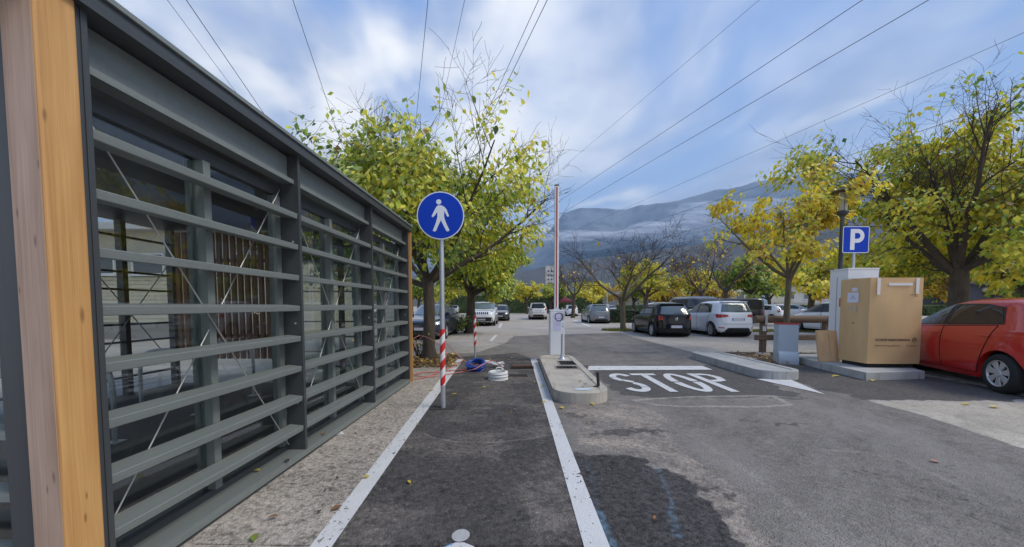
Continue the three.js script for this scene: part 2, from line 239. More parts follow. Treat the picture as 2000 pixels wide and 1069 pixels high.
// ---------------------------------------------------------------- materials shared by several things
const brushed = texture(256, 256, (u, v) => { const n = .86 + .2 * fbm(u * 6, v * 6, 4, 6, 6) + .1 * (vnoise(u * 128, v * 6, 128, 6) - .5); return [n, n, n]; });
const greySteel = new THREE.MeshStandardMaterial({ color: lin(.195, .218, .208), map: brushed, roughness: .45, metalness: .15 });
const darkSteel = new THREE.MeshStandardMaterial({ color: lin(.062, .068, .072), map: brushed, roughness: .45, metalness: .2 });
const galv = new THREE.MeshStandardMaterial({ color: lin(.50, .52, .54), map: brushed, roughness: .42, metalness: .55 });
const rodSteel = mat([.55, .54, .50], .35, .6), boltSteel = mat([.7, .7, .7], .3, .9);
const pane = phys([.80, .835, .83], { transmission: 1, thickness: 0, roughness: .015, ior: 1.52 });
function woodTex(light, dark, knots, seed, sx = 5) {
  const r = rng(seed), K = [...Array(knots)].map(() => [r(), r(), .012 + r() * .02]);
  return texture(256, 1024, (u, v) => {
    let du = 0, kn = 0;
    for (const [a, b, s] of K) { const x = (u - a) * .14, y = (v - b) * 2.7, d = Math.hypot(x, y * .6); kn = Math.max(kn, .75 * sstep(s * 1.25, s * .2, Math.hypot(x * 1.6, y * .45) * 1.6 + .006 * (fbm(u * 30, v * 60, 2) - .5))); du += Math.exp(-(y * y) / .02) * Math.sign(x || 1) * .04 * Math.exp(-Math.abs(x) * 20); }
    const ck = K.some(([a, b], i) => i < 4 && Math.abs(u - (a * .8 + .1) - .02 * (fbm(v * 9 + i * 7, 2, 3) - .5)) < .006 * sstep(.16, .0, Math.abs(v - ((b + .37) % 1)))) ? 1 : 0, g = fbm((u + du) * sx * 4, v * 5 + 3, 4), f = vnoise((u + du) * sx * 22, v * 16), w = fbm(u * 2 + 4, v * 7, 3), t = clamp(.55 * g + .25 * f + .75 * (w - .5) + .12 + .6 * ck);
    return mix3(mix3(light, dark, t), [dark[0] * .35, dark[1] * .3, dark[2] * .3], kn * .85);
  });
}
const larch = new THREE.MeshStandardMaterial({ map: woodTex([.64, .37, .135], [.40, .19, .055], 5, 3), roughness: .55 });
const larchShadeToned = new THREE.MeshStandardMaterial({ map: woodTex([.50, .36, .28], [.28, .17, .11], 6, 8), roughness: .5 });  // greyer copy of the larch, near-face shade and sheen put into its colour
const brownWood = new THREE.MeshStandardMaterial({ map: woodTex([.40, .20, .105], [.19, .09, .05], 4, 12), roughness: .7 });
const railWood = new THREE.MeshStandardMaterial({ map: woodTex([.20, .135, .09], [.09, .06, .04], 5, 15), roughness: .8 });
const uvScale = (g, a, b) => { const u = g.attributes.uv; for (let i = 0; i < u.count; i++) u.setXY(i, u.getX(i) * a, u.getY(i) * b); return g; };

// ---------------------------------------------------------------- glazed bicycle shelter
{
  const FX = -1.88, NZ = -1.465, FZ = -6.36, BX = -5.95, ROOF = 2.62;       // louvre face, near end, far end, rear wall, underside of the roof
  const t = thing('bicycle_shelter', 'long grey steel shelter with horizontal louvres, glass and timber corner post', 'shelter', [FX, 0, (NZ + FZ) / 2]);
  const ox = FX, oz = (NZ + FZ) / 2;
  const B = (name, x0, x1, y0, y1, z0, z1, m, parent = t) => part(name, gbox(Math.abs(x1 - x0), Math.abs(y1 - y0), Math.abs(z1 - z0), (x0 + x1) / 2 - ox, (y0 + y1) / 2, (z0 + z1) / 2 - oz), m, parent);
  const posts = [-1.635, -3.21, -4.785, -6.33];
  // long front
  B('base_sill', FX - .30, FX, .03, .085, NZ - .14, FZ, greySteel); B('base_upstand', FX - .19, FX - .15, .085, .13, NZ - .14, FZ, darkSteel); B('base_plinth', FX - .28, FX - .012, .0, .03, NZ - .14, FZ, darkSteel);
  B('roof_edge', FX - .02, FX + .055, ROOF + .0, ROOF + .075, NZ + .25, FZ - .06, darkSteel); B('roof_edge_cap', FX - .03, FX + .07, ROOF + .075, ROOF + .10, NZ + .26, FZ - .07, greySteel);
  B('roof', BX - .1, FX - .02, ROOF + .01, ROOF + .07, NZ + .25, FZ - .06, darkSteel);
  for (let k = 0; k < 4; k++) B('post', FX - .15, FX + .004, .085, ROOF, posts[k] - .016, posts[k] + .016, darkSteel);
  for (let k = 0; k < 4; k++) for (const y of [.5, 1.2, 1.9]) part('bolt', gcyl(.008, .008, .01, 10).rotateX(Math.PI / 2).translate(FX - .05 - ox, y, posts[k] + .02 - oz), boltSteel, t);
  for (let k = 0; k < 3; k++) {
    const z0 = posts[k] - .017, z1 = posts[k + 1] + .017, zm = (z0 + z1) / 2, gx = FX - .185;
    B('fascia', FX - .13, FX - .085, 2.425, ROOF, z0, z1, greySteel); B('fascia_foot', FX - .13, FX - .03, 2.385, 2.42, z0, z1, greySteel);
    B('glazing_rail', gx - .03, gx + .03, 2.28, 2.36, z0, z1, darkSteel);
    for (let i = -4; i <= 3; i++) { const y = EYE + .262 * i; const g = new RoundedBoxGeometry(.12, .047, z0 - z1, 2, .006); g.rotateZ(-.10); part('louvre', g.translate(FX - .066 - ox, y - .016, zm - oz), greySteel, t); }
    B('mullion', gx - .02, gx + .055, .13, 2.28, zm - .028, zm + .028, greySteel); B('glazing_frame', gx - .05, gx - .02, .13, 2.28, zm - .045, zm + .045, greySteel);
    B('jamb', gx - .04, gx + .03, .13, 2.28, z1, z1 + .06, greySteel);
    for (const [a, b] of [[z0 - .005, zm + .03], [zm - .03, z1 + .062]]) B('glass_pane', gx - .004, gx + .004, .131, 2.279, a, b, pane);
    const xb = FX - .135;                                                   // crossed tie rods behind the louvres
    part('tie_rod', rod([xb - ox, .14, z0 - .03 - oz], [xb - ox, 2.33, z1 + .03 - oz], .0042), rodSteel, t); part('tie_rod', rod([xb + .013 - ox, 2.33, z0 - .03 - oz], [xb + .013 - ox, .14, z1 + .03 - oz], .0042), rodSteel, t);
  }
  // timber corner posts
  { const p = part('corner_post', rbox(.14, 2.75, .14, .012, FX + .03 - .07 - ox, 1.375, NZ - .07 - oz), larch, t, 'orange timber corner post'); part('shade_toned_face', gbox(.117, 2.74, .003, FX - .04 - ox, 1.372, NZ + .0017 - oz), larchShadeToned, p); }  // thin board added over the near face carries its shade as painted colour
  B('corner_angle', FX - .16, FX + .012, .03, ROOF, NZ - .142, NZ - .165, darkSteel); B('corner_angle_lip', FX - .005, FX + .016, .03, ROOF, NZ - .1655, NZ - .19, darkSteel);
  B('end_trim', FX - .0, FX + .045, .03, ROOF - .002, FZ - .035, FZ - .005, larch);
  // near end wall, faces the camera
  B('end_frame', FX - .235, FX - .115, .0, ROOF, NZ - .03, NZ - .12, darkSteel); B('end_sill', BX, FX - .235, .03, .09, NZ - .02, NZ - .2, greySteel);
  for (let i = -4; i <= 4; i++) B('louvre', BX, FX - .235, EYE + .262 * i - .03, EYE + .262 * i + .008, NZ - .03, NZ - .13, greySteel);
  B('glass_pane', BX, FX - .236, .09, 2.5, NZ - .196, NZ - .204, pane);
  // rear wall
  for (const z of [-1.6, -3.2, -4.8, -5.52, -6.3]) B('post', BX, BX + .1, 0, ROOF, z - .035, z + .035, darkSteel);
  for (let i = -4; i <= 4; i++) B('louvre', BX + .02, BX + .08, EYE + .262 * i - .03, EYE + .262 * i + .0, NZ - .15, FZ, darkSteel);
  part('tie_rod', rod([BX + .12 - ox, .2, -4.8 - oz], [BX + .12 - ox, 2.2, -6.3 - oz], .008), rodSteel, t); part('tie_rod', rod([BX + .14 - ox, 2.2, -4.8 - oz], [BX + .14 - ox, .2, -6.3 - oz], .008), rodSteel, t);
  // far end wall: timber slats on the inner half, glass on the outer
  for (let i = 0; i < 15; i++) { const x = -5.78 + i * .117; part('timber_slat', rbox(.072, 2.15, .05, .006, x - ox, 1.52, FZ + .05 - oz), brownWood, t); }
  B('slat_rail', -5.85, -4.05, .8, .86, FZ - .01, FZ + .02, brownWood); B('slat_rail', -5.85, -4.05, 2.1, 2.16, FZ - .01, FZ + .02, brownWood);
  for (const x of [-4.0, -3.05, -2.05]) B('post', x - .04, x + .04, 0, ROOF, FZ - .04, FZ + .02, darkSteel);
  for (const [a, b] of [[-3.96, -3.09], [-3.01, -2.09]]) B('glass_pane', a, b, .1, 2.5, FZ - .014, FZ - .006, pane);
  for (let i = -4; i <= 4; i++) B('louvre', -3.96, -2.09, EYE + .262 * i - .022, EYE + .262 * i + .004, FZ - .11, FZ - .045, greySteel);
  B('floor_slab', BX, FX - .305, .0, .014, NZ - .2, FZ, mat([.055, .052, .05], .7));
  // cycle hoops inside
  for (let k = 0; k < 4; k++) { const z = -2.6 - k * .95, h = thing('cycle_hoop', 'bent galvanised cycle hoop standing on the dark shelter floor', 'bike rack', [-4.3, .014, z], 0, 'cycle hoops inside the shelter'); part('tube', tube([[-.35, 0, 0], [-.35, .55, 0], [-.31, .72, 0], [-.2, .78, 0], [.2, .78, 0], [.31, .72, 0], [.35, .55, 0], [.35, 0, 0]], .021, 40, 8), galv, h); for (const s of [-1, 1]) part('foot_plate', gbox(.12, .01, .12, .35 * s, .006, 0), galv, h); }
}

// ---------------------------------------------------------------- barrier islands
const concreteTex = texture(512, 512, (u, v) => { const a = fbm(u * 5, v * 5, 5, 5, 5), s = vnoise(u * 160, v * 160, 160, 160), st = fbm(u * 24, v * 3 , 3, 24, 3), k = .74 + .42 * a + .16 * (s - .5) - .22 * sstep(.6, .78, st); return [.41 * k, .395 * k, .365 * k]; });
const concreteTint = new THREE.MeshStandardMaterial({ map: concreteTex, color: lin(1.08, 1.02, .94), roughness: .9, bumpMap: repeated(grainTile, 2, 2), bumpScale: .002 });
const concreteCool = new THREE.MeshStandardMaterial({ map: concreteTex, color: lin(.92, .96, 1.0), roughness: .9, bumpMap: repeated(grainTile, 2, 2), bumpScale: .002 });
const slabMat = concreteTint;
function stadium(hw, hl, r, n = 10) { const o = []; for (const [cx, cz, a0] of [[hw - r, hl - r, 0], [-(hw - r), hl - r, 1], [-(hw - r), -(hl - r), 2], [hw - r, -(hl - r), 3]]) for (let i = 0; i <= n; i++) { const a = (a0 + i / n) * Math.PI / 2; o.push([cx + r * Math.cos(a), cz + r * Math.sin(a)]); } return o; }
function upUV(g) { const p = g.attributes.position, n = g.attributes.normal, u = new Float32Array(p.count * 2); for (let i = 0; i < p.count; i++) { if (Math.abs(n.getY(i)) > .5) { u[2 * i] = p.getX(i); u[2 * i + 1] = p.getZ(i); } else { u[2 * i] = p.getX(i) + p.getZ(i); u[2 * i + 1] = p.getY(i); } } g.setAttribute('uv', new THREE.BufferAttribute(u, 2)); return g; }
function slabShape(pts, h, bevel, holes = []) { const s = new THREE.Shape(pts.map(([x, z]) => new THREE.Vector2(x, -z))); for (const q of holes) s.holes.push(new THREE.Path(q.map(([x, z]) => new THREE.Vector2(x, -z)))); return upUV(new THREE.ExtrudeGeometry(s, { depth: h - bevel, bevelEnabled: bevel > 0, bevelSize: bevel, bevelThickness: bevel, bevelOffset: -bevel, bevelSegments: 2, steps: 1 }).rotateX(-Math.PI / 2)); }
function island(x, z, hw, hl, r, label, m, slab) {
  const t = thing('traffic_island', label, 'traffic island', [x, 0, z]), H = .165, kw = .11, out = stadium(hw, hl, r, 12), inn = stadium(hw - kw, hl - kw, Math.max(.02, r - kw), 12), n = out.length;
  // kerb ring cut into separate stones
  const len = [0]; for (let i = 0; i < n; i++) { const a = out[i], b = out[(i + 1) % n]; len.push(len[i] + Math.hypot(b[0] - a[0], b[1] - a[1])); }
  const total = len[n], pieces = Math.round(total / .95), at = (ring, s) => { s = ((s % total) + total) % total; let i = 0; while (len[i + 1] < s) i++; const f = (s - len[i]) / Math.max(1e-6, len[i + 1] - len[i]), a = ring[i], b = ring[(i + 1) % n]; return [mix(a[0], b[0], f), mix(a[1], b[1], f)]; };
  for (let k = 0; k < pieces; k++) { const s0 = k * total / pieces + .003, s1 = (k + 1) * total / pieces - .003, N = 14, pts = []; for (let i = 0; i <= N; i++) pts.push(at(out, mix(s0, s1, i / N))); for (let i = N; i >= 0; i--) pts.push(at(inn, mix(s0, s1, i / N))); part('kerb_stone', slabShape(pts, H, .008), m, t); }
  part('infill_slab', slabShape(inn, H - .014, 0), slab, t); return t;
}
island(.895, -6.95, .40, 1.98, .36, 'pale concrete kerbed island carrying the white barrier cabinet', concreteTint, slabMat);
island(4.86, -8.15, .40, 1.52, .34, 'grey concrete kerbed island without fittings beside the white arrow', concreteCool, concreteCool);
// fittings on the near island
const ITOP = .151, black = mat([.014, .014, .015], .6), whitePaint = phys([.74, .75, .76], { roughness: .35, clearcoat: .4, clearcoatRoughness: .3 });
for (const [px, py, w, d, label] of [[1112, 710, .44, .58, 'larger open cable pit in the island slab near the cabinet'], [1107, 719, .42, .32, 'narrow open cable pit in the island slab']]) {
  const p = G(px, py, ITOP), t = thing('cable_pit', label, 'cable pit', [p.x, ITOP, p.z]);
  part('pit', gbox(w, .01, d, 0, .006, 0), pit, t); part('rim', mergeGeometries([gbox(w + .03, .012, .014, 0, .008, -d / 2), gbox(w + .03, .012, .014, 0, .008, d / 2), gbox(.014, .012, d, -w / 2, .008, 0), gbox(.014, .012, d, w / 2, .008, 0)]), concreteTint, t);
  if (w > .41) for (let i = 0; i < 4; i++) part('cable_end', tube([[-.1 + i * .06, .0, -.1], [-.08 + i * .05, .03, 0], [-.1 + i * .07, .006, .12]], .012, 10, 6), black, t);
}
{ const p = G(1169, 756, ITOP), t = thing('conduit_stub', 'black corrugated conduit stub rising from the island slab', 'conduit', [p.x, ITOP, p.z]); const g = []; for (let i = 0; i < 14; i++) g.push(gcyl(i % 2 ? .024 : .02, i % 2 ? .02 : .024, .0155, 10, -.0012 * i, .008 + i * .0155, 0)); part('conduit', mergeGeometries(g), black, t); part('collar', gcyl(.075, .085, .012, 12, 0, .006, 0).scale(1, 1, .6), rust, t); }
{ const p = G(1138, 761, ITOP); single('spray_mark', new THREE.CircleGeometry(.13, 20).scale(1, .5, 1).rotateX(-Math.PI / 2), mat([.48, .58, .64], .85), 'pale blue paint mark on the island slab end', 'paint mark', [p.x, ITOP + .006, p.z]); }
// barrier cabinet, arm and notice
const hazard = texture(64, 256, (u, v) => ((v * 6 + u) % 1 < .5 ? [.62, .03, .025] : [.72, .70, .70]));
const armMap = texture(64, 512, (u) => (u > .38 && u < .62 ? [.30, .05, .05] : [.76, .70, .71]));
{
  const p = G(1088, 695, ITOP), t = thing('barrier_cabinet', 'white upright barrier cabinet with paper notice and raised arm', 'barrier', [p.x, ITOP, p.z - .16]);
  part('housing', rbox(.36, 1.08, .30, .035, 0, .54, 0), whitePaint, t); part('lid', rbox(.37, .03, .31, .012, 0, 1.09, 0), whitePaint, t); part('foot_flange', gbox(.40, .012, .34, 0, .006, 0), galv, t);
  part('paper_notice', gbox(.2, .42, .004, .015, .82, .153), new THREE.MeshStandardMaterial({ map: texture(128, 256, (u, v) => { const line = [.30, .36, .44, .50].some((y) => Math.abs(v - y) < .008 && u > .2 && u < .85) || (Math.abs(v - .7) < .012 && u > .15 && u < .85) || (v > .62 && v < .78 && Math.abs(u - .5) < (v < .7 ? .02 : .15) && Math.abs((v - .62) * 1.2 - Math.abs(u - .5)) < .02); return line ? [.22, .20, .30] : [.62, .60, .78]; }), roughness: .8 }), t);
  const arm = part('arm', rbox(.105, 3.05, .06, .02, -.005, 2.58, -.05), whitePaint, t); part('red_strip', gbox(.03, 3.0, .003, -.004, 2.57, -.018), mat([.36, .04, .045], .5), arm); part('arm_cap', rbox(.11, .03, .065, .01, -.005, 4.115, -.05), black, arm);
  part('arm_hub', gcyl(.07, .07, .12, 18).rotateX(Math.PI / 2).translate(0, 1.1, -.05), galv, t);
}
{
  const p = G(1098, 702, ITOP), t = thing('reader_stand', 'slim galvanised stand with small white plate before the cabinet', 'stand', [p.x, ITOP, p.z]);
  part('flange', new THREE.LatheGeometry([[.095, 0], [.095, .012], [.07, .02], [.045, .06], [.032, .14], [.03, .2]].map(([a, b]) => new THREE.Vector2(a, b)), 20), galv, t); part('tube', gcyl(.029, .029, .86, 16, 0, .57, 0), galv, t); part('head', rbox(.075, .2, .05, .01, .005, .96, 0), galv, t);
  part('white_plate', gbox(.085, .3, .006, .01, .72, .034), mat([.72, .73, .72], .6), t); part('print', gbox(.05, .012, .001, .01, .8, .0378), mat([.25, .25, .27], .8), t); part('print', gbox(.05, .03, .001, .01, .74, .0378), mat([.4, .4, .42], .8), t);
  part('cable_loop', new THREE.TorusGeometry(.088, .011, 8, 30).translate(-.08, .955, .035), mat([.03, .03, .05], .5), t);
}
// ---------------------------------------------------------------- signs and posts
const signBlue = phys([.005, .048, .44], { roughness: .55, specularIntensity: .35 }), signWhite = phys([.74, .76, .78], { roughness: .4, clearcoat: .2 });
const flat = (pts, z) => new THREE.ExtrudeGeometry(new THREE.Shape(pts.map(([x, y]) => new THREE.Vector2(x, y))), { depth: .0012, bevelEnabled: false }).translate(0, 0, z);
const spiral = texture(256, 512, (u, v) => { const k = (v * 3.4 - u) % 1, q = k < 0 ? k + 1 : k; return q < .5 ? [.62, .022, .02] : [.74, .74, .73]; });
const stripedWrap = new THREE.MeshStandardMaterial({ map: spiral, roughness: .4 });
{
  const p = G(865.5, 798), R = .302, cy = 1.35 + .0, t = thing('pedestrian_sign', 'round blue walking-figure sign on pole with red and white wrap', 'road sign', [p.x, 0, p.z]);
  const H = AZ(857, 423, -p.z).y;                                          // height of the disc centre
  const lean = new THREE.Group(); void lean;
  part('pole', gcyl(.031, .031, H + .25, 20, 0, (H + .25) / 2 - .0, 0), galv, t);
  part('striped_wrap', gcyl(.0335, .0335, .74, 24, 0, .68, 0), stripedWrap, t, 'red and white spiral tape round the pole');
  part('asphalt_patch', sheet([[-.17, .1], [.16, .09], [.17, -.1], [-.15, -.11]], .0125, (x, z) => [x, z]), mat([.035, .033, .033], .95), t);
  const disc = part('sign_disc', gcyl(R, R, .004, 64).rotateX(Math.PI / 2).translate(0, H, .045), signWhite, t, 'blue disc with white walking figure');
  part('blue_face', gcyl(R * .955, R * .955, .003, 64).rotateX(Math.PI / 2).translate(0, H, .0475), signBlue, disc);
  const f = R / 106, P = ([x, y]) => [(x - 185) * f, -(y - 152) * f + H];
  part('figure_head', new THREE.CircleGeometry(11.5 * f, 24).translate(...P([178, 92]), .0502), signWhite, disc);
  part('figure_body', flat([[176, 107], [190, 107], [203, 114], [212, 124], [223, 152], [221, 157], [215, 157], [203, 132], [201, 150], [203, 166], [213, 192], [225, 217], [220, 222], [212, 222], [194, 188], [187, 172], [178, 190], [164, 221], [156, 223], [150, 219], [162, 190], [171, 160], [172, 136], [158, 154], [150, 160], [145, 155], [160, 126], [168, 112]].map(P), .0492), signWhite, disc);
  part('rear_channel', mergeGeometries([gbox(.4, .03, .02, 0, H + .12, .036), gbox(.4, .03, .02, 0, H - .12, .036)]), galv, t); for (const s of [-1, 1]) part('clamp', gcyl(.039, .039, .03, 16, 0, H + .12 * s, 0), galv, t);
}
{
  const p = G(928, 699), t = thing('striped_post', 'thin post with red and white wrap standing behind the blue coil', 'post', [p.x, 0, p.z]);
  part('pole', gcyl(.028, .028, 1.12, 14, 0, .56, 0), galv, t); part('striped_wrap', gcyl(.034, .034, .78, 16, 0, .71, 0), stripedWrap, t); part('cap', gcyl(.035, .035, .015, 14, 0, 1.115, 0), black, t);
}
{
  const Z = 8.5, c = AZ(1669, 469, Z), s = .60, t = thing('parking_sign', 'square blue parking sign with white letter P on grey post', 'road sign', [c.x, 0, -Z]);
  const rr = (h, r) => stadium(h, h, r, 5).map(([x, z]) => [x, z + c.y]);
  part('post', gcyl(.03, .03, c.y + .25, 16, 0, (c.y + .25) / 2, 0), galv, t);
  const face = part('sign_plate', flat(rr(s / 2, .04), .04).scale(1, 1, 1), signWhite, t); part('blue_face', flat(rr(s / 2 - .015, .03), .0418), signBlue, face);
  const y = c.y, L = new THREE.Shape([[-.13, -.23], [-.03, -.23], [-.03, -.07], [.03, -.07]].map(([a, b]) => new THREE.Vector2(a, b + y))); L.absarc(.03, y + .085, .155, -Math.PI / 2, Math.PI / 2, false); L.lineTo(-.13, y + .24);
  const hole = new THREE.Path([new THREE.Vector2(-.03, y + .02)]); hole.lineTo(.03, y + .02); hole.absarc(.03, y + .085, .065, -Math.PI / 2, Math.PI / 2, false); hole.lineTo(-.03, y + .15); L.holes.push(hole);
  part('letter_p', new THREE.ExtrudeGeometry(L, { depth: .0012, bevelEnabled: false, curveSegments: 16 }).translate(0, 0, .0436), signWhite, face, 'white letter P'); part('rear_channel', gbox(.5, .03, .018, 0, y + .1, .03), galv, t);
}
{
  const Z = 8.95, top = AZ(1646, 372, Z), t = thing('lamp_post', 'slim grey lamp post with frosted cylinder lantern and flat cap', 'lamp post', [AZ(1644, 470, Z).x, 0, -Z]), h = top.y;
  part('pole', gcyl(.042, .06, h - .55, 16, 0, (h - .55) / 2, 0), mat([.07, .085, .085], .5, .4), t); part('collar', new THREE.LatheGeometry([[.05, 0], [.1, .05], [.115, .1], [.115, .13], [.05, .14]].map(([a, b]) => new THREE.Vector2(a, b)), 20).translate(0, h - .62, 0), darkSteel, t);
  part('frosted_cylinder', gcyl(.085, .08, .42, 24, 0, h - .27, 0), phys([.62, .60, .55], { roughness: .6, transmission: .35, thickness: 0 }), t); part('cap_disc', gcyl(.25, .28, .025, 32, 0, h - .02, 0), mat([.12, .105, .09], .5), t); part('cap_crown', new THREE.SphereGeometry(.13, 20, 8, 0, 7, 0, Math.PI / 2).scale(1, .5, 1).translate(0, h - .005, 0), darkSteel, t);
  for (let i = 0; i < 3; i++) { const a = i * 2.1; part('stay', rod([.11 * Math.cos(a), h - .5, .11 * Math.sin(a)], [.2 * Math.cos(a), h - .03, .2 * Math.sin(a)], .007), darkSteel, t); }
}
// ---------------------------------------------------------------- pay machine, carton, plinth
const plinthMat = new THREE.MeshStandardMaterial({ map: concreteTex, color: lin(1.05, 1.08, 1.1), roughness: .9 });
single('machine_plinth', slabShape([...gxz([[1588, 718], [1692, 744], [1806, 741]]), [8.05, -7.9], [7.6, -9.2], [6.75, -9.2]].map(([x, z]) => [x - 7.2, z + 7.8]), .15, .008), plinthMat, 'low grey concrete plinth under the carton and white machine', 'plinth', [7.2, 0, -7.8]);
{
  const t = thing('pay_machine', 'tall white pay machine cabinet half hidden behind the brown carton', 'machine', [7.52, .15, -8.3]);
  const s = [[-.32, .22], [-.02, .25], [.32, .25], [.32, -.24], [-.32, -.24]];
  part('cabinet', slabShape(s, 1.99, .012), whitePaint, t); part('top_cover', slabShape(s.map(([x, z]) => [x * 1.02, z * 1.02]), .035, .008).translate(0, 1.992, 0), mat([.66, .66, .66], .5), t);
  part('red_label', gbox(.003, .19, .15, -.3225, 1.28, .1), mat([.55, .03, .025], .5), t); part('door_seam', gbox(.003, 1.8, .008, -.3215, .95, -.05), black, t);
}
{ // carton: printed brown board with bulged faces, taped
  const R1 = rng(4), Wc = 1.0, D = .66, H = 1.66, c = G(1693, 716, .18), t = thing('cardboard_carton', 'large brown cardboard carton with paper labels and black print', 'carton', [c.x + .02, .15, c.z - .02], -.02);
  const card = new THREE.MeshStandardMaterial({ map: texture(512, 512, (u, v) => { const n = fbm(u * 4, v * 4, 5, 4, 4), f = vnoise(u * 200, v * 12, 200, 12), k = .86 + .2 * n + .05 * (f - .5) - .18 * sstep(.62, .8, fbm(u * 2 + .3, v * 3, 3, 2, 3)); return [.64 * k, .42 * k, .205 * k]; }), roughness: .8 });
  const bulge = (w, h, n = 10, amp = .03, seed = 1) => { const g = new THREE.PlaneGeometry(w, h, n, n), p = g.attributes.position; for (let i = 0; i < p.count; i++) { const u = p.getX(i) / w + .5, v = p.getY(i) / h + .5, e = 4 * u * (1 - u), q = .5 + 2 * v * (1 - v); p.setZ(i, amp * e * q + (.035 * (fbm(u * 3 + seed, v * 3, 3) - .5) + .012 * Math.abs(fbm(u * 5 + seed, v * 5, 2) - .5)) * e); } g.computeVertexNormals(); return g; };
  part('front_panel', bulge(Wc, H, 12, .035, 2).translate(Wc / 2, .08 + H / 2, 0), card, t); part('left_panel', bulge(D, H, 12, .03, 7).rotateY(-Math.PI / 2).translate(0, .08 + H / 2, -D / 2), card, t);
  part('right_panel', bulge(D, H, 8, .02, 9).rotateY(Math.PI / 2).translate(Wc, .08 + H / 2, -D / 2), card, t); part('rear_panel', bulge(Wc, H, 8, .02, 5).rotateY(Math.PI).translate(Wc / 2, .08 + H / 2, -D), card, t);
  part('top_flap', gbox(Wc - .005, .006, D * .55, Wc / 2, .08 + H + .002, -D * .275), card, t); part('top_flap', gbox(Wc - .02, .006, D * .5, 0, 0, 0).rotateX(.05).translate(Wc / 2 - .02, .08 + H + .016, -D * .72), card, t);
  part('base_pallet', gbox(Wc - .12, .08, D - .08, Wc / 2 - .01, .04, -D / 2), black, t);
  const paper = mat([.66, .66, .74], .8), tape = mat([.72, .70, .66], .4), ink = mat([.035, .028, .025], .9);
  part('paper_label', gbox(.004, .2, .25, -.032, 1.37, -.33), paper, t); part('paper_label', gbox(.004, .07, .12, -.028, 1.53, -.30), paper, t); part('label_print', mergeGeometries([gbox(.001, .006, .08, -.0345, 1.38, -.33), gbox(.001, .006, .06, -.0345, 1.40, -.33), gbox(.001, .006, .13, -.0345, 1.345, -.32)]), ink, t); part('clear_pouch', gbox(.004, .13, .2, -.0325, 1.14, -.34), phys([.58, .45, .3], { roughness: .15, clearcoat: 1 }), t);
  part('hand_slot', gbox(.008, .012, .06, -.0335, .86, -.3), ink, t);
  part('tape', gbox(.06, .32, .004, .13, 1.575, .034), tape, t); part('tape', gbox(.06, .30, .004, .86, 1.585, .032), tape, t); part('tape', gbox(.45, .05, .004, .54, 1.615, .0325), tape, t);
  // printed lettering on the front
  const cv = document.createElement('canvas'); cv.width = 1024; cv.height = 256; const g = cv.getContext('2d'); g.fillStyle = '#000'; g.fillRect(0, 0, 1024, 256); g.fillStyle = '#fff'; g.font = 'bold 92px sans-serif'; g.textBaseline = 'middle'; const txt = 'SCHEIDT&BACHMANN'; g.save(); g.translate(12, 70); g.scale(790 / g.measureText(txt).width, .8); g.fillText(txt, 0, 0); g.restore();
  g.strokeStyle = '#fff'; g.lineWidth = 9; g.beginPath(); g.arc(920, 70, 52, 0, 7); g.stroke(); g.lineWidth = 6; for (const q of [-26, -8, 10, 28]) { g.beginPath(); g.moveTo(920 - 42, 70 + q); g.quadraticCurveTo(920, 70 + q - 22, 920 + 42, 70 + q); g.stroke(); }
  g.font = '48px sans-serif'; g.globalAlpha = .72; g.save(); g.translate(12, 205); g.scale(560 / g.measureText('Mönchengladbach').width, 1); g.fillText('Mönchengladbach', 0, 0); g.restore(); g.save(); g.translate(600, 205); g.fillText('–', 0, 0); g.translate(110, 0); g.scale(270 / g.measureText('Germany').width, 1); g.fillText('Germany', 0, 0); g.restore();
  const ct = new THREE.CanvasTexture(cv); const printMat = new THREE.MeshStandardMaterial({ color: lin(.05, .04, .035), roughness: .9, alphaMap: ct, alphaTest: .4 });
  const pg = new THREE.PlaneGeometry(.83, .21, 14, 1), pp = pg.attributes.position; for (let i = 0; i < pp.count; i++) { const u = (pp.getX(i) + .525) / Wc, e = 4 * u * (1 - u); pp.setZ(i, .035 * e * .92 + .012); } part('black_print', pg.translate(.525, .50, 0), printMat, t, 'maker name, round emblem and town printed in black');
  const cv2 = document.createElement('canvas'); cv2.width = 256; cv2.height = 128; const h = cv2.getContext('2d'); h.fillStyle = '#000'; h.fillRect(0, 0, 256, 128); h.fillStyle = '#fff'; h.font = 'bold 64px sans-serif'; h.fillRect(10, 40, 60, 14); h.fillText('-17', 90, 70); h.fillRect(110, 84, 60, 10); h.fillRect(190, 92, 14, 10);
  part('hand_mark', new THREE.PlaneGeometry(.19, .095).translate(.82, 1.40, .036), new THREE.MeshStandardMaterial({ color: lin(.08, .045, .025), roughness: .9, alphaMap: new THREE.CanvasTexture(cv2), alphaTest: .4 }), t);
}
{ // sheet of board leaning on the machine
  const a = G(1600, 707, .15), t = thing('cardboard_sheet', 'folded flat brown cardboard packet leaning on the carton', 'cardboard', [a.x + .21, .15, a.z], -.12);
  part('sheet', rbox(.40, .68, .05, .004, 0, .34, 0).rotateX(-.2), new THREE.MeshStandardMaterial({ map: texture(128, 128, (u, v) => { const k = .88 + .25 * fbm(u * 4, v * 4, 3, 4, 4); return [.55 * k, .36 * k, .19 * k]; }), roughness: .85 }), t); part('fold_line', gbox(.005, .5, .002, .03, .36, .0265).rotateX(-.2), mat([.3, .19, .1], .9), t); part('edge_tape', gbox(.003, .6, .03, .2015, .34, 0).rotateX(-.2), mat([.20, .11, .06], .8), t);
}
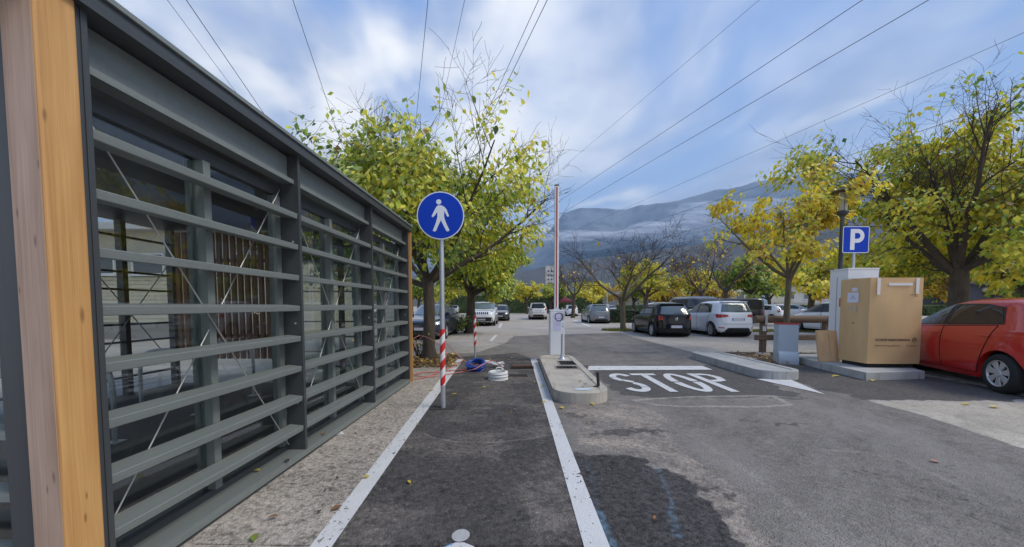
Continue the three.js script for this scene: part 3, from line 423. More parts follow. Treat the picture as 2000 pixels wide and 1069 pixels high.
{ // grey sheet-metal column with sloping foot and red rim
  const p = G(1546, 712), t = thing('metal_pedestal', 'pale blue grey metal column with red rim and curved foot', 'pedestal', [p.x, 0, p.z - .2], -.35), gm = phys([.36, .43, .50], { roughness: .45, clearcoat: .2 });
  part('column', rbox(.40, .92, .36, .012, 0, .46, -.02), gm, t); const s = new THREE.Shape(); s.moveTo(.0, 0); s.lineTo(.1, 0); s.lineTo(.1, .1); s.quadraticCurveTo(.09, .26, 0, .29); part('curved_foot', new THREE.ExtrudeGeometry(s, { depth: .38, bevelEnabled: true, bevelSize: .004, bevelThickness: .004, bevelSegments: 1 }).rotateY(-Math.PI / 2).translate(.19, 0, .16), gm, t); part('red_rim', mergeGeometries([gbox(.41, .03, .012, 0, .935, .16), gbox(.41, .03, .012, 0, .935, -.2), gbox(.012, .03, .348, -.199, .935, -.02), gbox(.012, .03, .348, .199, .935, -.02)]), mat([.42, .05, .04], .6), t); part('inner_tray', gbox(.38, .01, .34, 0, .922, -.02), mat([.1, .1, .11], .8), t);
}
{ // timber rail
  const p = G(1490, 692), t = thing('log_rail', 'brown timber post and rail barrier with round top log', 'fence', [p.x, 0, p.z]);
  const log = (r, l, x, y) => new THREE.CylinderGeometry(r, r, l, 18).rotateZ(Math.PI / 2).translate(x, y, 0);
  part('top_log', uvScale(log(.105, 3.6, 1.55, .98), 2, 1), railWood, t); part('lower_rail', rbox(3.5, .15, .09, .02, 1.5, .47, .02), railWood, t); for (const x of [0, 1.75, 3.2]) { part('post', rbox(.14, .92, .14, .02, x, .46, -.02), railWood, t); part('steel_bracket', gbox(.06, .26, .01, x, .95, .111), galv, t); part('post_footing', gcyl(.16, .2, .05, 10, x, .025, 0), concreteTint, t); }
  part('paper_tag', gbox(.1, .13, .003, -.01, .72, .053), mat([.6, .6, .65], .8), t);
}
// ---------------------------------------------------------------- coils and loose cable by the foot lane
const blueSheath = phys([.012, .05, .27], { roughness: .35 }), whiteSheath = mat([.70, .70, .69], .5), pinkSheath = mat([.55, .20, .17], .5), redSheath = mat([.50, .10, .09], .5);
{ const p = G(931, 724), t = thing('blue_coil', 'coil of blue plastic conduit lying on the footpath', 'cable coil', [p.x, 0, p.z], .3); for (let i = 0; i < 7; i++) for (let j = 0; j < 2; j++) { const k = part('winding', new THREE.TorusGeometry(.185 + j * .03 + .012 * Math.sin(i * 2.3), .017, 8, 36).rotateX(Math.PI / 2 + .05 * Math.sin(i * 1.7)).translate(.012 * Math.sin(i * 3), .02 + i * .028, .012 * Math.cos(i * 2)), blueSheath, t); void k; } t.rotation.set(.34, .3, .12); t.position.y = .045; t.scale.set(.85, .72, .85); }
{ const p = G(973, 741), t = thing('white_coil', 'round coil of white cable lying on the footpath', 'cable coil', [p.x, 0, p.z]); for (let i = 0; i < 8; i++) for (let j = 0; j < 3; j++) part('winding', new THREE.TorusGeometry(.13 + j * .02 + .005 * Math.sin(i * 2 + j), .0105, 7, 34).rotateX(Math.PI / 2 + .02 * Math.sin(i + j)).translate(.004 * Math.sin(i * 3), .011 + i * .018, .004 * Math.cos(i * 2)), whiteSheath, t); part('loose_tail', tube([[-.03, .16, .0], [-.03, .21, .03], [.03, .22, .0], [.1, .17, -.03]], .0105, 16), whiteSheath, t); }
{ const r = rng(31), p = G(955, 718), t = thing('cable_bundle', 'loose bundle of white cable tails beside the blue coil', 'cable bundle', [p.x, 0, p.z]); for (let i = 0; i < 12; i++) { const a = (r() - .5) * .9; part('cable_tail', tube([[-.22, .07 + r() * .05, (r() - .5) * .1], [-.05, .1 + r() * .05, (r() - .5) * .12], [.12 * Math.cos(a), .06 + r() * .06, .2 * Math.sin(a)], [.34 * Math.cos(a), .02 + r() * .1, .3 * Math.sin(a)]], .0095, 18), whiteSheath, t); } }
const cable = (pts, r, m, label) => single('loose_cable', tube(pts.map(([x, y, Y]) => G(x, y, Y)), r, 60, 6), m, label, 'cable');
cable([[800, 690, .3], [815, 668, .42], [835, 651, .5], [860, 655, .6], [890, 690, .35], [915, 710, .15], [935, 712, .2]], .008, pinkSheath, 'pink cable arching high past the leafy tree trunk');
cable([[800, 668, .55], [820, 656, .62], [850, 668, .55], [872, 690, .35], [862, 720, .08], [880, 726, .05]], .008, pinkSheath, 'pink cable looping behind the blue sign pole');
cable([[798, 730, .03], [830, 736, .03], [870, 732, .03], [905, 726, .03], [925, 722, .1], [960, 705, .22], [975, 712, .2], [985, 724, .15]], .009, pinkSheath, 'pale pink cable running over the blue coil to white coil');
cable([[798, 742, .02], [830, 738, .02], [855, 728, .05], [885, 716, .05], [905, 704, .03]], .009, redSheath, 'red cable crossing the painted line towards earth bed');
cable([[798, 735, .02], [825, 728, .03], [850, 727, .03], [880, 724, .03], [912, 722, .05]], .009, redSheath, 'red cable lying straight from the shelter foot to blue coil');
// ---------------------------------------------------------------- cars: a stack of plan outlines from sill to roof
const glassDark = phys([.012, .016, .018], { roughness: .03, ior: 1.5 });
const glassPale = phys([.10, .125, .13], { roughness: .06, clearcoat: 1, clearcoatRoughness: .02 });
const trimBlack = mat([.012, .012, .013], .55), rubber = mat([.016, .016, .016], .85), liner = mat([.006, .006, .006], .95);
const alloy = mat([.48, .49, .50], .35, .7), redLens = phys([.42, .012, .014], { roughness: .15, clearcoat: 1 }), clearLens = phys([.55, .57, .60], { roughness: .12, clearcoat: 1, metalness: .3 }), plateWhite = mat([.50, .51, .56], .5), plateBlue = mat([.02, .06, .36], .5), chrome = mat([.7, .71, .72], .15, 1);
const carPaint = (c, metal = 0, rough = .38) => phys(c, { roughness: rough, metalness: metal, clearcoat: 1, clearcoatRoughness: .04 });
function spline(xs, ys) {                                                    // monotone cubic
  const n = xs.length, d = [], m = []; for (let i = 0; i < n - 1; i++) d.push((ys[i + 1] - ys[i]) / (xs[i + 1] - xs[i]));
  m[0] = d[0]; m[n - 1] = d[n - 2]; for (let i = 1; i < n - 1; i++) m[i] = d[i - 1] * d[i] <= 0 ? 0 : 2 * d[i - 1] * d[i] / (d[i - 1] + d[i]);
  return (x) => { let i = 0; while (i < n - 2 && x > xs[i + 1]) i++; const h = xs[i + 1] - xs[i], t = clamp((x - xs[i]) / h), t2 = t * t, t3 = t2 * t; return (2 * t3 - 3 * t2 + 1) * ys[i] + (t3 - 2 * t2 + t) * h * m[i] + (-2 * t3 + 3 * t2) * ys[i + 1] + (t3 - t2) * h * m[i + 1]; };
}
// rows: [height, rear end, front end, half width, squareness]; forward is -z
const KINDS = {
  hatch: { rows: [[.17, -1.80, 1.80, .76, 6], [.24, -1.93, 1.93, .80, 6], [.38, -1.985, 1.985, .835, 5.5], [.55, -1.985, 1.99, .85, 5], [.68, -1.97, 1.95, .85, 5], [.78, -1.955, 1.83, .845, 5], [.86, -1.94, 1.55, .835, 5], [.92, -1.925, 1.22, .82, 5], [.97, -1.90, 1.04, .805, 5.5], [1.02, -1.87, .94, .785, 5.5], [1.20, -1.74, .58, .72, 5.5], [1.34, -1.61, .26, .665, 5.5], [1.41, -1.54, .05, .62, 5], [1.455, -1.46, -.14, .55, 4], [1.475, -1.30, -.32, .46, 3.5], [1.487, -1.0, -.5, .28, 3], [1.49, -.8, -.62, .1, 3]], ax: [1.24, -1.27], wr: .305, track: .735, belt: .96, top: 1.38, A: [.90, .24], Bp: -.12, C: [-1.28, -1.18] },
  mpv: { rows: [[.19, -1.83, 1.82, .78, 6], [.26, -1.97, 1.95, .82, 6], [.42, -2.03, 2.02, .855, 5.5], [.6, -2.03, 2.03, .87, 5], [.75, -2.01, 1.97, .87, 5], [.87, -1.99, 1.78, .865, 5], [.96, -1.97, 1.45, .85, 5], [1.02, -1.95, 1.25, .835, 5.5], [1.08, -1.92, 1.13, .815, 5.5], [1.28, -1.80, .72, .755, 5.5], [1.44, -1.70, .36, .70, 5.5], [1.51, -1.64, .12, .655, 5], [1.555, -1.56, -.1, .58, 4], [1.578, -1.4, -.3, .47, 3.5], [1.588, -1.1, -.5, .28, 3], [1.59, -.85, -.65, .1, 3]], ax: [1.28, -1.33], wr: .32, track: .75, belt: 1.02, top: 1.47, A: [1.08, .34], Bp: -.12, C: [-1.36, -1.25] },
  suv: { rows: [[.24, -1.98, 2.0, .80, 7], [.32, -2.18, 2.16, .85, 7], [.5, -2.26, 2.25, .895, 6.5], [.7, -2.26, 2.27, .91, 6], [.88, -2.24, 2.22, .91, 6], [1.0, -2.22, 2.05, .905, 6], [1.06, -2.20, 1.6, .89, 6], [1.10, -2.18, 1.28, .875, 6], [1.16, -2.15, 1.1, .85, 6], [1.38, -2.06, .72, .79, 6], [1.54, -1.98, .42, .74, 6], [1.60, -1.93, .22, .70, 5.5], [1.635, -1.86, .02, .63, 4.5], [1.655, -1.7, -.2, .52, 4], [1.665, -1.3, -.5, .3, 3], [1.667, -1.0, -.7, .1, 3]], ax: [1.36, -1.36], wr: .355, track: .79, belt: 1.10, top: 1.56, A: [1.05, .40], Bp: -.15, C: [-1.72, -1.58] },
  van: { rows: [[.24, -2.3, 2.2, .84, 8], [.34, -2.44, 2.4, .90, 8], [.6, -2.46, 2.46, .94, 7], [.9, -2.45, 2.42, .95, 7], [1.05, -2.44, 2.28, .95, 7], [1.15, -2.43, 2.02, .94, 7], [1.25, -2.42, 1.78, .925, 7], [1.55, -2.38, 1.32, .88, 7], [1.8, -2.34, .96, .84, 7], [1.9, -2.3, .7, .79, 6], [1.95, -2.2, .4, .68, 5], [1.965, -1.9, 0, .45, 4], [1.97, -1.4, -.6, .15, 3]], ax: [1.5, -1.5], wr: .34, track: .82, belt: 1.2, top: 1.78, A: [1.72, 1.04], Bp: .42, C: [-2.0, -1.95] },
  saloon: { rows: [[.17, -2.0, 2.0, .76, 6], [.24, -2.15, 2.12, .82, 6], [.4, -2.22, 2.2, .86, 5.5], [.58, -2.22, 2.2, .875, 5], [.7, -2.2, 2.14, .875, 5], [.8, -2.18, 1.9, .865, 5], [.87, -2.15, 1.5, .85, 5], [.93, -2.1, 1.1, .83, 5.5], [.98, -2.0, .95, .80, 5.5], [1.15, -1.78, .55, .74, 5.5], [1.3, -1.6, .2, .68, 5.5], [1.38, -1.5, 0, .62, 5], [1.42, -1.38, -.2, .54, 4], [1.44, -1.2, -.4, .4, 3.5], [1.45, -.9, -.6, .15, 3]], ax: [1.3, -1.35], wr: .315, track: .75, belt: .95, top: 1.34, A: [.88, .2], Bp: -.18, C: [-1.45, -1.3] },
};
function carShape(K) {
  const col = (j) => K.rows.map((r) => r[j]), ys = col(0), lr = spline(ys, col(1)), lf = spline(ys, col(2)), hw = spline(ys, col(3)), nn = spline(ys, col(4));
  const frame = (y) => { const a = lr(y), b = lf(y), n = nn(y); return { c: (a + b) / 2, L: (b - a) / 2, w: hw(y), n, s: Math.pow(2, -1 / n) }; };
  const arch = (l) => { let h = -1; for (const ax of K.ax) { const R = K.wr + .055, d = Math.abs(l - ax); if (d < R) h = Math.max(h, K.wr + Math.sqrt(R * R - d * d)); } return h; };
  const raw = (e, tau, y) => { const f = frame(y), t = 1 - Math.abs(tau); let a, b; if (t < .5) { a = t * 2 * f.s; b = Math.pow(1 - Math.pow(a, f.n), 1 / f.n); } else { b = (1 - t) * 2 * f.s; a = Math.pow(1 - Math.pow(b, f.n), 1 / f.n); } return [Math.sign(tau || 1) * (tau === 0 ? 0 : b) * f.w, y, -(f.c + e * a * f.L)]; };
  const side = (sg, l, y) => { const f = frame(y), a = clamp(Math.abs(l - f.c) / f.L, 0, .9999); return [sg * f.w * Math.pow(1 - Math.pow(a, f.n), 1 / f.n), y, -l]; };
  const tauS = (s, y) => { const f = frame(y), b = clamp(Math.abs(s) / f.w, 0, .9999), t = b <= f.s ? 1 - .5 * b / f.s : .5 * Math.pow(1 - Math.pow(b, f.n), 1 / f.n) / f.s; return Math.sign(s || 1) * (1 - t); };
  const tauL = (sg, l, y) => { const f = frame(y), a = clamp(Math.abs(l - f.c) / f.L, 0, .9999), t = a <= f.s ? .5 * a / f.s : 1 - .5 * Math.pow(1 - Math.pow(a, f.n), 1 / f.n) / f.s; return sg * (1 - t); };
  const off = (P, u, v, d) => { const h = .004, p = P(u, v), a = P(u + h, v), b = P(u, v + h), a0 = P(u - h, v), b0 = P(u, v - h), A = [0, 1, 2].map((i) => a[i] - a0[i]), B = [0, 1, 2].map((i) => b[i] - b0[i]); let n = [A[1] * B[2] - A[2] * B[1], A[2] * B[0] - A[0] * B[2], A[0] * B[1] - A[1] * B[0]]; const l = Math.hypot(...n) || 1; const out = n[0] * p[0] + n[1] * .3 + n[2] * p[2]; const s = (out < 0 ? -1 : 1) * d / l; return [p[0] + n[0] * s, p[1] + n[1] * s, p[2] + n[2] * s]; };
  return { frame, arch, raw, side, tauS, tauL, off, ys };
}
function gridGeo(rows) { const m = rows.length, n = rows[0].length, pos = [], uv = [], idx = []; rows.forEach((r, j) => r.forEach((p, i) => { pos.push(...p); uv.push(i / (n - 1), j / (m - 1)); })); for (let j = 0; j < m - 1; j++) for (let i = 0; i < n - 1; i++) { const a = j * n + i, b = a + 1, c = a + n, d = c + 1; idx.push(a, b, d, a, d, c); } const g = new THREE.BufferGeometry(); g.setAttribute('position', new THREE.Float32BufferAttribute(pos, 3)); g.setAttribute('uv', new THREE.Float32BufferAttribute(uv, 2)); g.setIndex(idx); g.computeVertexNormals(); return g; }
const along = (poly, t) => { const n = poly.length - 1, k = Math.min(n - 1, Math.floor(t * n)), f = t * n - k; return poly[k].map((v, i) => mix(v, poly[k + 1][i], f)); };
const carCache = new Map();
function carGeos(kind, opt) {
  const key = kind + JSON.stringify(opt); if (carCache.has(key)) return carCache.get(key);
  const K = KINDS[kind], S = carShape(K), ys = S.ys, o = {};
  const levels = []; for (let i = 0; i < ys.length - 1; i++) for (let k = 0; k < 3; k++) levels.push(mix(ys[i], ys[i + 1], k / 3)); levels.push(ys[ys.length - 1]);
  const NS = 22, NE = 8, taus = []; for (let i = 0; i <= NE; i++) taus.push(.5 * i / NE); for (let i = 1; i <= NS; i++) taus.push(.5 + .5 * i / NS);
  const ring = (y) => { const r = []; for (const t of taus) r.push(S.raw(1, t, y)); for (let i = taus.length - 2; i >= 0; i--) r.push(S.raw(-1, taus[i], y)); for (let i = 1; i < taus.length; i++) r.push(S.raw(-1, -taus[i], y)); for (let i = taus.length - 2; i >= 0; i--) r.push(S.raw(1, -taus[i], y)); return r; };
  const bodyRows = levels.map((y) => ring(y).map((p) => { const a = S.arch(-p[2]); return Math.abs(p[0]) > .45 && p[1] < a ? [p[0], Math.min(a, K.belt - .05), p[2]] : p; }));
  bodyRows.push(bodyRows[bodyRows.length - 1].map(() => [0, ys[ys.length - 1] + .001, -(S.frame(ys[ys.length - 1]).c)]));
  o.body = gridGeo(bodyRows);
  const sidePatch = (sg, bot, top, d = .005, nu = 14, nv = 6) => { const rows = []; for (let j = 0; j <= nv; j++) { const r = []; for (let i = 0; i <= nu; i++) { const a = along(bot, i / nu), b = along(top, i / nu), l = mix(a[0], b[0], j / nv), y = mix(a[1], b[1], j / nv); r.push(S.off((u, v) => S.side(sg, u, v), l, y, d)); } rows.push(r); } return gridGeo(rows); };
  const endPatch = (e, bot, top, d = .005, nu = 16, nv = 6) => { const T = ([a, y, isL]) => [isL ? S.tauL(isL, a, y) : S.tauS(a, y), y], B = bot.map(T), Q = top.map(T), rows = []; for (let j = 0; j <= nv; j++) { const r = []; for (let i = 0; i <= nu; i++) { const a = along(B, i / nu), b = along(Q, i / nu); r.push(S.off((u, v) => S.raw(e, u, v), mix(a[0], b[0], j / nv), mix(a[1], b[1], j / nv), d)); } rows.push(r); } return gridGeo(rows); };
  const [A0, A1] = K.A, [C0, C1] = K.C, b = K.belt, t = K.top, rise = opt.rise ?? .05;
  o.sideWin = [], o.sideWinRear = [], o.doorF = [], o.doorR = [], o.seam = [], o.pillar = [];
  for (const sg of [-1, 1]) {
    const bl = (l) => b + rise * clamp((A0 - l) / (A0 - C0));               // belt rises to the rear
    o.pillar.push(sidePatch(sg, [[A0 - .02, bl(A0) + .012], [mix(A0, C0, .5), bl(mix(A0, C0, .5)) + .005], [C0 + .02, bl(C0) + .004]], [[A1 + .02, t - .035], [mix(A1, C1, .35), t + .012], [mix(A1, C1, .7), t + .006], [C1 + .04, t - .05]], .0035, 22));
    o.sideWin.push(sidePatch(sg, [[A0 - .06, bl(A0) + .025], [K.Bp + .05, bl(K.Bp) + .02]], [[A1 - .0, t - .045], [mix(A1, K.Bp, .4), t - .008], [K.Bp + .02, t - .005]], .0065));
    o.sideWinRear.push(sidePatch(sg, [[K.Bp - .05, bl(K.Bp) + .02], [C0 + .05, bl(C0) + .025]], [[K.Bp - .08, t - .005], [mix(K.Bp, C1, .6), t - .012], [C1 + .08, t - .065]], .0065));
    const sill = .27, aF = K.ax[0] - K.wr - .12, aR = K.ax[1] + K.wr + .10;
    o.doorF.push(sidePatch(sg, [[aF, sill], [K.Bp + .012, sill]], [[A0 - .04, bl(A0) - .02], [K.Bp + .012, bl(K.Bp) - .02]], .004, 14, 10));
    o.doorR.push(sidePatch(sg, [[K.Bp - .012, sill], [aR, sill], ], [[K.Bp - .012, bl(K.Bp) - .02], [C0 + .12, bl(C0) - .02]], .004, 14, 10));
    o.seam.push(sidePatch(sg, [[aF + .014, sill - .012], [aR - .014, sill - .012]], [[A0 - .02, bl(A0) - .008], [C0 + .1, bl(C0) - .008]], .0018, 26, 10));
  }
  const w = (y) => S.frame(y).w;
  const ry0 = opt.rearGlass?.[0] ?? b + .03, ry1 = opt.rearGlass?.[1] ?? t - .01;
  o.rearGlass = endPatch(-1, [[-w(ry0) * .80, ry0], [0, ry0 - .015], [w(ry0) * .80, ry0]], [[-w(ry1) * .76, ry1], [0, ry1 + .01], [w(ry1) * .76, ry1]], .006, 20, 8);
  const fy0 = b + .045, fy1 = t + .0; o.windscreen = endPatch(1, [[-w(fy0) * .90, fy0], [0, fy0 - .02], [w(fy0) * .90, fy0]], [[-w(fy1) * .84, fy1], [0, fy1 + .015], [w(fy1) * .84, fy1]], .006, 22, 10);
  const tl = opt.tail ?? { y0: .80, y1: .98, s: .60, l: .22 };
  o.tail = [-1, 1].map((sg) => { const le = (y) => S.frame(y).c - S.frame(y).L + tl.l; return endPatch(-1, [[sg * tl.s, tl.y0 + (tl.up ?? .02)], [le(tl.y0), tl.y0, sg]], [[sg * (tl.s + (tl.in ?? .02)), tl.y1 - .02], [le(tl.y1) + (tl.ext ?? 0), tl.y1, sg]], .009, 12, 6); });
  const hd = opt.head ?? { y0: .60, y1: .75, s: .50, l: .34 };
  o.head = [-1, 1].map((sg) => { const le = (y) => S.frame(y).c + S.frame(y).L - hd.l; return endPatch(1, [[sg * hd.s, hd.y0], [le(hd.y0) + .1, hd.y0 + .03, sg]], [[sg * (hd.s + .03), hd.y1 - .03], [le(hd.y1), hd.y1 + .02, sg]], .009, 12, 6); });
  const py = opt.plate ?? .52; o.plate = endPatch(-1, [[-.26, py - .055], [.26, py - .055]], [[-.26, py + .055], [.26, py + .055]], .012, 6, 2); o.plateBand = [-1, 1].map((q) => endPatch(-1, [[q * .26 - q * .035, py - .054], [q * .26, py - .054]], [[q * .26 - q * .035, py + .054], [q * .26, py + .054]], .0145, 2, 2));
  o.plateF = endPatch(1, [[-.26, .40], [.26, .40]], [[-.26, .51], [.26, .51]], .014, 6, 2); o.grille = endPatch(1, [[-.42, .30], [.42, .30]], [[-.46, .40], [.46, .40]], .008, 8, 3); o.grilleUp = endPatch(1, [[-.34, .60], [.34, .60]], [[-.36, .68], [.36, .68]], .008, 8, 3);
  o.lower = endPatch(-1, [[-w(.3) * .7, ys[0] + .03], [w(.3) * .7, ys[0] + .03]], [[-w(.3) * .52, opt.lowerTop ?? .36], [w(.3) * .52, opt.lowerTop ?? .36]], .008, 12, 4);
  o.hatchSeam = endPatch(-1, [[-w(.6) * .72, opt.hatchLow ?? .58], [w(.6) * .72, opt.hatchLow ?? .58]], [[-w(.6) * .72, (opt.hatchLow ?? .58) + .012], [w(.6) * .72, (opt.hatchLow ?? .58) + .012]], .005, 12, 1);
  o.reflector = [-1, 1].map((sg) => endPatch(-1, [[sg * w(.4) * .66, .40], [sg * w(.4) * .86, .41]], [[sg * w(.4) * .66, .44], [sg * w(.4) * .86, .45]], .010, 4, 1));
  o.slots = [...Array(7)].map((_, i) => { const x = (i - 3) * .135; return endPatch(1, [[x - .042, .80], [x + .042, .80]], [[x - .042, .95], [x + .042, .95]], .010, 2, 4); });
  o.lowerFront = endPatch(1, [[-w(.4) * .85, ys[0] + .04], [w(.4) * .85, ys[0] + .04]], [[-w(.4) * .8, .60], [w(.4) * .8, .60]], .006, 12, 5);
  // underbody and wheel housings
  const u = [gbox(1.1, .34, (S.frame(.4).L * 2) - .25, 0, .36, -S.frame(.4).c)]; for (const ax of K.ax) u.push(new THREE.CylinderGeometry(K.wr + .05, K.wr + .05, 1.52 * K.track, 20, 1, true).rotateZ(Math.PI / 2).translate(0, K.wr, -ax)); o.under = mergeGeometries(u.map((g) => g.index ? g.toNonIndexed() : g));
  const R = K.wr, tw = .19; o.tyre = new THREE.LatheGeometry([[R * .66, -tw / 2 + .01], [R * .8, -tw / 2], [R * .94, -tw / 2 + .012], [R, -tw / 2 + .04], [R, tw / 2 - .04], [R * .94, tw / 2 - .012], [R * .8, tw / 2], [R * .66, tw / 2 - .01]].map(([a, c]) => new THREE.Vector2(a, c)), 32).rotateZ(-Math.PI / 2);
  const n = opt.spokes ?? 7, sp = []; sp.push(new THREE.LatheGeometry([[R * .69, .0], [R * .69, .085], [R * .63, .088], [R * .60, .06]].map(([a, c]) => new THREE.Vector2(a, c)), 32)); for (let i = 0; i < n; i++) { const s = new THREE.Shape(); const r0 = R * .12, r1 = R * .64, a0 = opt.wide ?? .17, h = Math.PI * 2 * i / n; s.moveTo(r0 * Math.cos(h - .5), r0 * Math.sin(h - .5)); s.lineTo(r1 * Math.cos(h - a0), r1 * Math.sin(h - a0)); s.lineTo(r1 * Math.cos(h + a0), r1 * Math.sin(h + a0)); s.lineTo(r0 * Math.cos(h + .5), r0 * Math.sin(h + .5)); sp.push(new THREE.ExtrudeGeometry(s, { depth: .014, bevelEnabled: true, bevelSize: .005, bevelThickness: .005, bevelSegments: 1 }).rotateX(-Math.PI / 2).translate(0, .058, 0)); } sp.push(gcyl(R * .17, R * .2, .02, 20, 0, .078, 0)); o.rim = mergeGeometries(sp.map((g) => { const q = g.index ? g.toNonIndexed() : g; for (const k of Object.keys(q.attributes)) if (!['position', 'normal', 'uv'].includes(k)) q.deleteAttribute(k); return q; })).rotateZ(-Math.PI / 2); o.rimBack = gcyl(R * .68, R * .68, .02, 28, 0, .02, 0).rotateZ(-Math.PI / 2);
  o.mirror = [-1, 1].map((sg) => { const p = S.side(sg, A0 - .08, b + .04); return rbox(.19, .13, .09, .035, p[0] + sg * .10, b + .08, p[2]); });
  o.handle = (sg, l) => { const p = S.side(sg, l, b - .09); return rbox(.022, .028, .17, .008, p[0] + sg * .014, b - .09, p[2]); };
  o.S = S; o.K = K; o.endPatch = endPatch; o.sidePatch = sidePatch; o.spoiler = (() => { const p = S.raw(-1, 0, t + .03); return rbox(w(t) * 1.62, .035, .22, .014, 0, t + .055, p[2] - .05); })();
  o.wiper = (() => { const p = S.raw(-1, 0, ry0 + .03); return rbox(.34, .018, .018, .006, .08, ry0 + .03, p[2] + .015); })();
  carCache.set(key, o); return o;
}
function makeCar(kind, paintMat, opt, label, group) {
  const g = carGeos(kind, opt), K = g.K, t = thing('parked_car', label, 'car', [0, 0, 0], 0, group), glass = opt.glass === 'pale' ? glassPale : glassDark;
  const body = part('body', g.body, paintMat, t); part('underbody', g.under, liner, t);
  part('rear_window', g.rearGlass, opt.paleRear ? glassPale : glass, t); part('windscreen', g.windscreen, glass, t);
  for (const k of [0, 1]) {
    const sg = k ? 1 : -1;
    part('window_surround', g.pillar[k], trimBlack, t); part('side_window', g.sideWin[k], glass, t); if (kind !== 'van') part('side_window', g.sideWinRear[k], glass, t);
    part('door_gap', g.seam[k], liner, t); const d0 = part('door', g.doorF[k], paintMat, t), d1 = part('door', g.doorR[k], paintMat, t);
    part('handle', g.handle(sg, K.Bp + .16), paintMat, d0); part('handle', g.handle(sg, mix(K.Bp, K.C[0], .78)), paintMat, d1);
    part('door_mirror', g.mirror[k], opt.darkMirror ? trimBlack : paintMat, t); part('tail_light', g.tail[k], redLens, t); part('headlight', g.head[k], clearLens, t); if (opt.reflector !== false) part('reflector', g.reflector[k], redLens, t);
    for (const ax of K.ax) { const w = new THREE.Group(); w.name = 'wheel'; w.position.set(sg * K.track, K.wr, -ax); if (sg < 0) w.rotation.y = Math.PI; t.add(w); part('tyre', g.tyre, rubber, w); part('rim', g.rim, opt.rimMat ?? alloy, w); part('wheel_back', g.rimBack, liner, w); }
  }
  if (!opt.noPlate) { const p = part('number_plate', g.plate, plateWhite, t); for (const q of g.plateBand) part('blue_band', q, plateBlue, p); const f = part('number_plate', g.plateF, plateWhite, t); void f; }
  if (opt.slots) { for (const s of g.slots) part('grille_slot', s, trimBlack, t); part('lower_bumper', g.lowerFront, trimBlack, t); } else { part('lower_grille', g.grille, trimBlack, t); part('upper_grille', g.grilleUp, trimBlack, t); }
  part('rear_skirt', g.lower, trimBlack, t); part('tailgate_gap', g.hatchSeam, liner, t); if (kind !== 'saloon' && kind !== 'van') part('roof_spoiler', g.spoiler, opt.spoilerMat ?? paintMat, t); part('rear_wiper', g.wiper, trimBlack, t);
  if (opt.badge) { const S = g.S, p = S.raw(-1, 0, opt.badge); part('emblem', new THREE.TorusGeometry(.05, .008, 8, 24).translate(0, opt.badge, p[2] + .008), chrome, t); part('emblem_disc', gcyl(.045, .045, .008, 20).rotateX(Math.PI / 2).translate(0, opt.badge, p[2] + .006), mat([.3, .31, .33], .3, .6), t); }
  if (opt.rails) for (const s of [-1, 1]) part('roof_rail', tube([[s * .62, K.top + .06, .0], [s * .62, K.top + .115, .2], [s * .62, K.top + .12, .9], [s * .60, K.top + .075, 1.5]], .018, 20, 6), mat([.25, .25, .26], .4, .6), t);
  void body; return t;
}
// place a car so that one wheel stands where a pixel meets the ground; heading 0 drives away along -z
function standAt(car, kind, px, py, side, axle, heading) { const K = KINDS[kind], p = G(px, py), lx = side * (K.track + .06), lz = -K.ax[axle], c = Math.cos(heading), s = Math.sin(heading); car.rotation.y = heading; car.position.set(p.x - (lx * c + lz * s), 0, p.z - (-lx * s + lz * c)); }
function standCentre(car, px, py, heading, dl = 0) { const p = G(px, py); car.rotation.y = heading; car.position.set(p.x - Math.sin(heading) * dl, 0, p.z - Math.cos(heading) * dl); }
const PI = Math.PI, lotGroup = 'cars standing in the far rows of the car park';
{ const c = makeCar('hatch', carPaint([.50, .009, .007], 0, .3), { rise: .10, wide: .26, rimMat: mat([.52, .53, .54], .4, .5), tail: { y0: .82, y1: 1.04, s: .60, l: .30 }, noPlate: true }, 'bright red hatchback with silver wheel covers parked beside the carton'); standAt(c, 'hatch', 1950, 768, -1, 1, -.33); }
{ const c = makeCar('hatch', phys([.004, .004, .0045], { roughness: .16, ior: 1.45 }), { badge: .80, plate: .47, paleRear: true, rearGlass: [1.0, 1.33], tail: { y0: .74, y1: .94, s: .55, l: .16 }, spokes: 5, hatchLow: .60, reflector: false, spoilerMat: trimBlack }, 'black hatchback with pale number plate parked next to a white one'); standAt(c, 'hatch', 1273, 657.5, -1, 1, 0); }
{ const c = makeCar('mpv', carPaint([.70, .72, .74]), { plate: .78, paleRear: true, tail: { y0: .84, y1: 1.0, s: .40, l: .28, up: .05, ext: .04 }, lowerTop: .42, hatchLow: .58, rearGlass: [1.09, 1.42] }, 'white high-roofed hatchback with wide red tail lights beside black hatchback'); standAt(c, 'mpv', 1388, 657.5, -1, 1, 0); }
{ const c = makeCar('hatch', carPaint([.20, .22, .24], .6, .4), { plate: .50, paleRear: true, tail: { y0: .98, y1: 1.20, s: .655, l: .14, up: .0 }, rearGlass: [.98, 1.34], hatchLow: .60 }, 'blue grey hatchback with high tail lights parked on its own'); standAt(c, 'hatch', 1150, 632, -1, 1, .04); }
{ const c = makeCar('suv', carPaint([.62, .62, .60], .2), { tail: { y0: .95, y1: 1.12, s: .62, l: .22 }, plate: .90, lowerTop: .52, rails: true, hatchLow: .70 }, 'white estate with roof rails seen from behind in the driving lane'); standAt(c, 'suv', 1034, 624.5, -1, 1, 0); }
{ const c = makeCar('suv', carPaint([.72, .74, .76]), { slots: true, rails: true, head: { y0: .92, y1: 1.02, s: .56, l: .30 }, glass: 'pale' }, 'white off-road car with seven-slot grille facing out beside tree'); standAt(c, 'suv', 967, 636.5, -1, 0, PI); }
